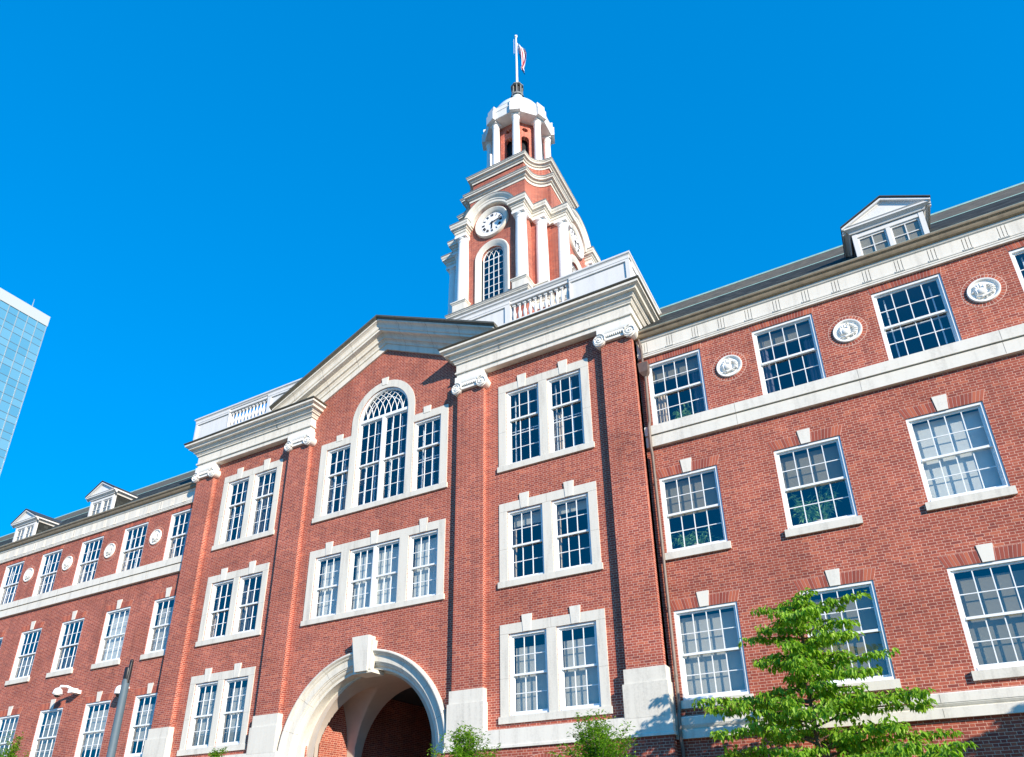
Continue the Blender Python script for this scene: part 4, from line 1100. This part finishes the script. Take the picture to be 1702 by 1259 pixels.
o = ml.build('mullion', [M['hr_mull'], M['hr_core']], HR); o.location = (135, 0, 0)
an = MB().tube([(X-1, 34.6, HZ), (X-1, 34.6, HZ+2.6)], [.14, .04], 6); o = an.build('antenna', M['hr_mull'], HR); o.location = (135, 0, 0)

# street lamp pole in front of the left wing
LP = empty('street_lamp', (-4.08, -6, 0)); tag(LP, 'blue grey lamp post with a black top in front of the left wing', 'lamp post')
lp_ = MB(); lp_.lathe([(.18, 0), (.18, .5), (.12, .6), (.105, 6.05), (.09, 6.12)], 0, 0, 24); lp_.build('post', M['pole'], LP, True)
lc = MB(); lc.lathe([(.0, 6.1), (.09, 6.1), (.10, 6.14), (.10, 6.42), (.09, 6.46), (0, 6.46)], -.0, 0, 20)
lc.build('collar', M['black'], LP, True)
la = MB().tube([(.06, 0, 6.0), (.075, 0, 6.45), (.085, 0, 6.62)], [.055, .055, .05], 10); la.ball((.087, 0, 6.63), .055, .055, .07, 10, 6); la.build('top_fitting', M['black'], LP, True)

# security cameras
CA = empty('security_camera', (-16.9, 0, 7.95)); tag(CA, 'pair of white cameras on a curved bracket above a left wing window', 'security camera', )
cb = MB(); cb.box(.28, .62, -.42, -.18, -.05, .14); cb.tube([(.45, -.05, .05), (.45, -.25, .1), (.30, -.5, .22), (.05, -.62, .24), (-.12, -.6, .12)], .055, 8); cb.box(.32, .58, -.2, 0, -.06, .1)
cb.build('bracket', M['camera_white'], CA, True)
cd = MB().ball((-.14, -.6, .0), .19, .19, .20, 16, 10); cd.lathe([(.2, -.02), (.2, -.09), (.17, -.1)], -.14, -.6, 16); cd.build('housing', M['camera_white'], CA, True)
dd = MB().ball((-.14, -.6, -.09), .14, .14, .15, 14, 8); dd.build('lens_dome', M['black'], CA, True)
CB = empty('security_camera', (-13.0, -.35, 7.6)); tag(CB, 'single white dome camera peeking out behind the lamp post', 'security camera')
cd = MB().ball((0, 0, .05), .20, .20, .22, 16, 10); cd.lathe([(.21, .02), (.21, -.10), (.18, -.12)], 0, 0, 16); cd.tube([(0, .0, .2), (0, .35, .2)], .06, 8); cd.build('housing', M['camera_white'], CB, True)
dd = MB().ball((0, 0, -.10), .15, .15, .17, 14, 8); dd.build('lens_dome', M['black'], CB, True)

# ------------------------------------------------------------------ plants
LEAF = island_mat('bright_leaves', [(0, (.10, .22, .015)), (.35, (.18, .36, .022)), (.75, (.27, .48, .04)), (1, (.38, .58, .07))], .5, .35, .40)
LEAF2 = island_mat('shrub_leaves', [(0, (.09, .21, .015)), (.4, (.16, .34, .025)), (.8, (.24, .44, .035)), (1, (.36, .56, .06))], .45, .4, .40)
PLEAF = island_mat('houseplant_leaves', [(0, (.12, .34, .10)), (1, (.35, .62, .28))], .5, .3, .2)
BARK = flat_mat('bark', (.13, .10, .08), .9, var=.3, scale=12)
BARKR = flat_mat('reddish_twig_bark', (.16, .09, .06), .9, var=.3, scale=12)
def leaf(mb, p, d, up, L, Wd, fold=.25):
    side = d.cross(up)
    if side.length < 1e-4: side = Vector((1, 0, 0))
    side.normalize(); n = side.cross(d).normalized()
    a = p; m1 = p+d*L*.45; tip = p+d*L - n*L*.12
    l = m1+side*Wd*.5+n*L*fold*.35; r = m1-side*Wd*.5+n*L*fold*.35
    mb.add([a, r, tip, l], [(0, 1, 2), (0, 2, 3)])
def airy_tree(name, base, H, z0, env, nb, rnd, label, leafL=.15, lean=(0, 0), side=None, cl=9, extra=()):
    root = empty(name, base); tag(root, label, 'tree')
    tk = MB(); lf = MB(); top = Vector((lean[0], lean[1], H))
    def tp(t): return Vector((top.x*t+.06*sin(t*7), top.y*t+.05*cos(t*5), H*t))
    tk.tube([tp(i/12) for i in range(13)], [.075*(1-.88*i/12)+.006 for i in range(13)], 8)
    def envf(h):
        for (h0, r0_), (h1, r1_) in zip(env, env[1:]):
            if h0 <= h <= h1: return r0_+(r1_-r0_)*(h-h0)/(h1-h0)
        return env[-1][1]
    def cluster(c, sz, n):
        for j in range(n):
            a = rnd.uniform(0, 2*pi); rr = sz*sqrt(rnd.random())
            q = c+Vector((cos(a)*rr, sin(a)*rr, rnd.uniform(-.5, .45)*sz))
            a3 = a+rnd.uniform(-.8, .8); k = rnd.uniform(.15, .9)
            ld = Vector((cos(a3)*k, sin(a3)*k, -rnd.uniform(.25, 1.0))).normalized()
            leaf(lf, q, ld, Vector((cos(a3), sin(a3), .7)), leafL*rnd.uniform(.6, 1.2), leafL*rnd.uniform(.40, .62))
    ga = 2.4
    for b_i in range(nb):
        f = (b_i+rnd.uniform(-.4, .4))/nb; f = max(0, min(1, f))
        h = z0+(H-z0)*(f**.9)*.985; ang = ga*b_i+rnd.uniform(-.5, .5)
        L = envf(h)*rnd.uniform(.55, 1.12)
        if side: L *= side(h, ang)
        p0 = tp(h/H); dv = Vector((cos(ang), sin(ang), 0)); up = rnd.uniform(.25, .62); dr_ = up*rnd.uniform(.55, 1.05)
        sw = rnd.uniform(-.25, .25); pv = Vector((-sin(ang), cos(ang), 0))
        pts = [p0+dv*L*t+pv*L*sw*t*t+Vector((0, 0, L*(up*t-dr_*t*t))) for t in [i/9 for i in range(10)]]
        tk.tube(pts, [.022*(1-.85*i/9)*min(1.2, L)+.004 for i in range(10)], 5, cap=False)
        m = max(2, int(L/.14))
        for i in range(m):
            t = .22+.80*(i+rnd.random()*.6)/m; q = pts[min(9, int(t*9))]
            cluster(q+Vector((0, 0, .02)), .13, cl)
            if rnd.random() < .75*min(1, L):
                sd = rnd.choice((-1, 1)); tl = L*rnd.uniform(.10, .32)*(1.2-t*.5)
                e = q+(pv*sd*.85+dv*.55).normalized()*tl+Vector((0, 0, tl*rnd.uniform(-.1, .35)))
                tk.tube([q, e], [.007, .003], 3, cap=False)
                cluster(e, .12, cl); cluster(q.lerp(e, .55), .10, cl//2)
    for h, ang, L in extra:
        p0 = tp(h/H); dv = Vector((cos(ang), sin(ang), 0))
        pts = [p0+dv*L*t+Vector((0, 0, L*(.22*t-.12*t*t))) for t in [i/9 for i in range(10)]]
        tk.tube(pts, [.018*(1-.85*i/9)+.004 for i in range(10)], 5, cap=False)
        for i in range(int(L/.12)+1):
            q = pts[min(9, int((.2+.8*i/(L/.12+1))*10))]; cluster(q, .13, cl+4)
    cluster(tp(1)+Vector((0, 0, -.02)), .12, cl)
    tk.build('trunk', BARKR, root, True); lf.build('crown', LEAF, root, fix=False)
    return root
rnd = random.Random(21)
ENV = [(1.5, 1.9), (3.3, 2.15), (4.1, 2.0), (4.5, 1.5), (5.0, 1.15), (5.6, 1.2), (6.1, 1.0), (6.4, .75), (6.8, .25)]
airy_tree('young_tree', (14.0, -2.3, 0), 6.6, 1.9, ENV, 74, rnd, 'young tree with drooping bright green leaves before the right wing windows', lean=(.2, 0), extra=((6.25, -.15, 1.35), (6.3, 3.25, 1.05), (4.9, -.1, 1.75), (3.95, -.2, 2.2), (4.2, 3.3, 2.3), (3.2, .05, 2.5), (5.6, 3.3, 1.25)))
rnd = random.Random(5)
airy_tree('young_tree', (16.15, -4.3, 0), 3.0, 1.4, [(1, 1.3), (2.2, 1.4), (2.8, 1.1), (3.1, .6)], 22, rnd, 'low leafy branch tips of a tree cut off at the bottom right edge')
airy_tree('street_tree', (24.4, -3.6, 0), 7.0, 2.2, [(2, 2.4), (4.5, 2.5), (5.5, 2.0), (6.4, 1.1), (7.1, .4)], 70, rnd, 'tree outside the right edge shading the lower wall of the wing', cl=26, leafL=.2)
def shrub(name, base, r, h, z0, n, rnd, label, leafL=.095):
    root = empty(name, base); tag(root, label, 'shrub tree')
    tk = MB(); lf = MB()
    tk.tube([(0, 0, 0), (.03, 0, z0), (0, .02, z0+h*.8)], [.05, .04, .015], 7)
    for i in range(n):
        a = rnd.uniform(0, 2*pi); el = rnd.uniform(.15, 1.45); L = r*rnd.uniform(.6, 1.1)
        s = rnd.uniform(0, .75); p0 = Vector((0, 0, z0+h*.55*s))
        k = 1+ .9*max(0, el-.8)
        e = p0+Vector((cos(a)*cos(el), sin(a)*cos(el), sin(el)*k*h/r*.55))*L
        if e.z > z0+h*1.05: e.z = z0+h*rnd.uniform(.85, 1.08)
        tk.tube([p0, p0.lerp(e, .5)+Vector((0, 0, -.03)), e], [.012, .008, .003], 4, cap=False)
        d = (e-p0).normalized()
        for j in range(90):
            w = rnd.uniform(.25, 1.03); q = p0.lerp(e, w)+Vector((rnd.gauss(0, .05), rnd.gauss(0, .05), rnd.gauss(0, .04)))
            a3 = rnd.uniform(0, 2*pi); ld = (d*.5+Vector((cos(a3), sin(a3), rnd.uniform(-.5, .6)))).normalized()
            leaf(lf, q, ld, Vector((0, 0, 1)), leafL*rnd.uniform(.6, 1.2), leafL*rnd.uniform(.35, .5))
    tk.build('stem', BARK, root); lf.build('foliage', LEAF2, root, fix=False)
    return root
rnd = random.Random(3)
shrub('small_tree', (7.0, -5.0, 0), 1.05, 1.75, 2.15, 150, rnd, 'bushy green tree top in front of the entrance arch')
shrub('small_tree', (10.2, -5.0, 0), 1.05, 1.75, 2.1, 150, rnd, 'bushy green tree top below the paired windows right of the arch')
shrub('small_tree', (-11.2, -5.0, 0), 1.2, 2.2, 2.85, 90, rnd, 'bright green tree top at the bottom left corner', .12)
shrub('small_tree', (-.95, -5.0, 0), .45, 1.0, 3.0, 22, rnd, 'few thin leafy twigs at the bottom edge left of the arch')
# plants behind the glass
def houseplant(x, z, w, h, n, rnd, label):
    root = empty('potted_plant', (x, .32, z)); tag(root, label, 'potted plant')
    pt = MB(); pt.lathe([(.0, 0), (.10, 0), (.13, .18), (.11, .18), (.0, .16)], 0, .12, 14); pt.build('pot', M['curtain'], root, True)
    lf = MB()
    for i in range(n):
        bx = rnd.uniform(-w/2, w/2); hh = h*rnd.uniform(.35, 1.0); tip = Vector((bx+rnd.uniform(-.15, .15), rnd.uniform(-.05, .12), hh))
        b0 = Vector((bx*.4, .12, .15)); lf.tube([b0, b0.lerp(tip, .5)+Vector((0, 0, .08)), tip], [.006, .005, .002], 3, cap=False)
        for j in range(7):
            q = b0.lerp(tip, rnd.uniform(.3, 1)); a = rnd.uniform(0, 2*pi)
            leaf(lf, q, Vector((cos(a), .3*sin(a), rnd.uniform(-.8, .4))).normalized(), Vector((0, 0, 1)), rnd.uniform(.12, .22), .065)
    lf.build('leaves', PLEAF, root, fix=False)
rnd = random.Random(8)
houseplant(WX0+.08, B4+.08, .45, .62, 12, rnd, 'small plant behind the top floor window next to the rain pipe')
houseplant(WX0-.1, B3+.08, 1.35, .75, 26, rnd, 'row of leafy houseplants inside the window beside the rain pipe, third floor')
houseplant(WX0+SP-.1, B3+.08, 1.4, 1.25, 36, rnd, 'tall trailing houseplant inside the half shaded window, third floor right wing')

for o_ in list(COL.objects):
    if o_.get('category') == 'shrub tree': o_['group'] = 'small trees along the foot of the building'
    elif o_.get('category') == 'tree': o_['group'] = 'trees before the right wing'
    elif o_.get('category') == 'potted plant': o_['group'] = 'houseplants behind the windows'
    elif o_.get('category') == 'security camera': o_['group'] = 'security cameras on the left wing'
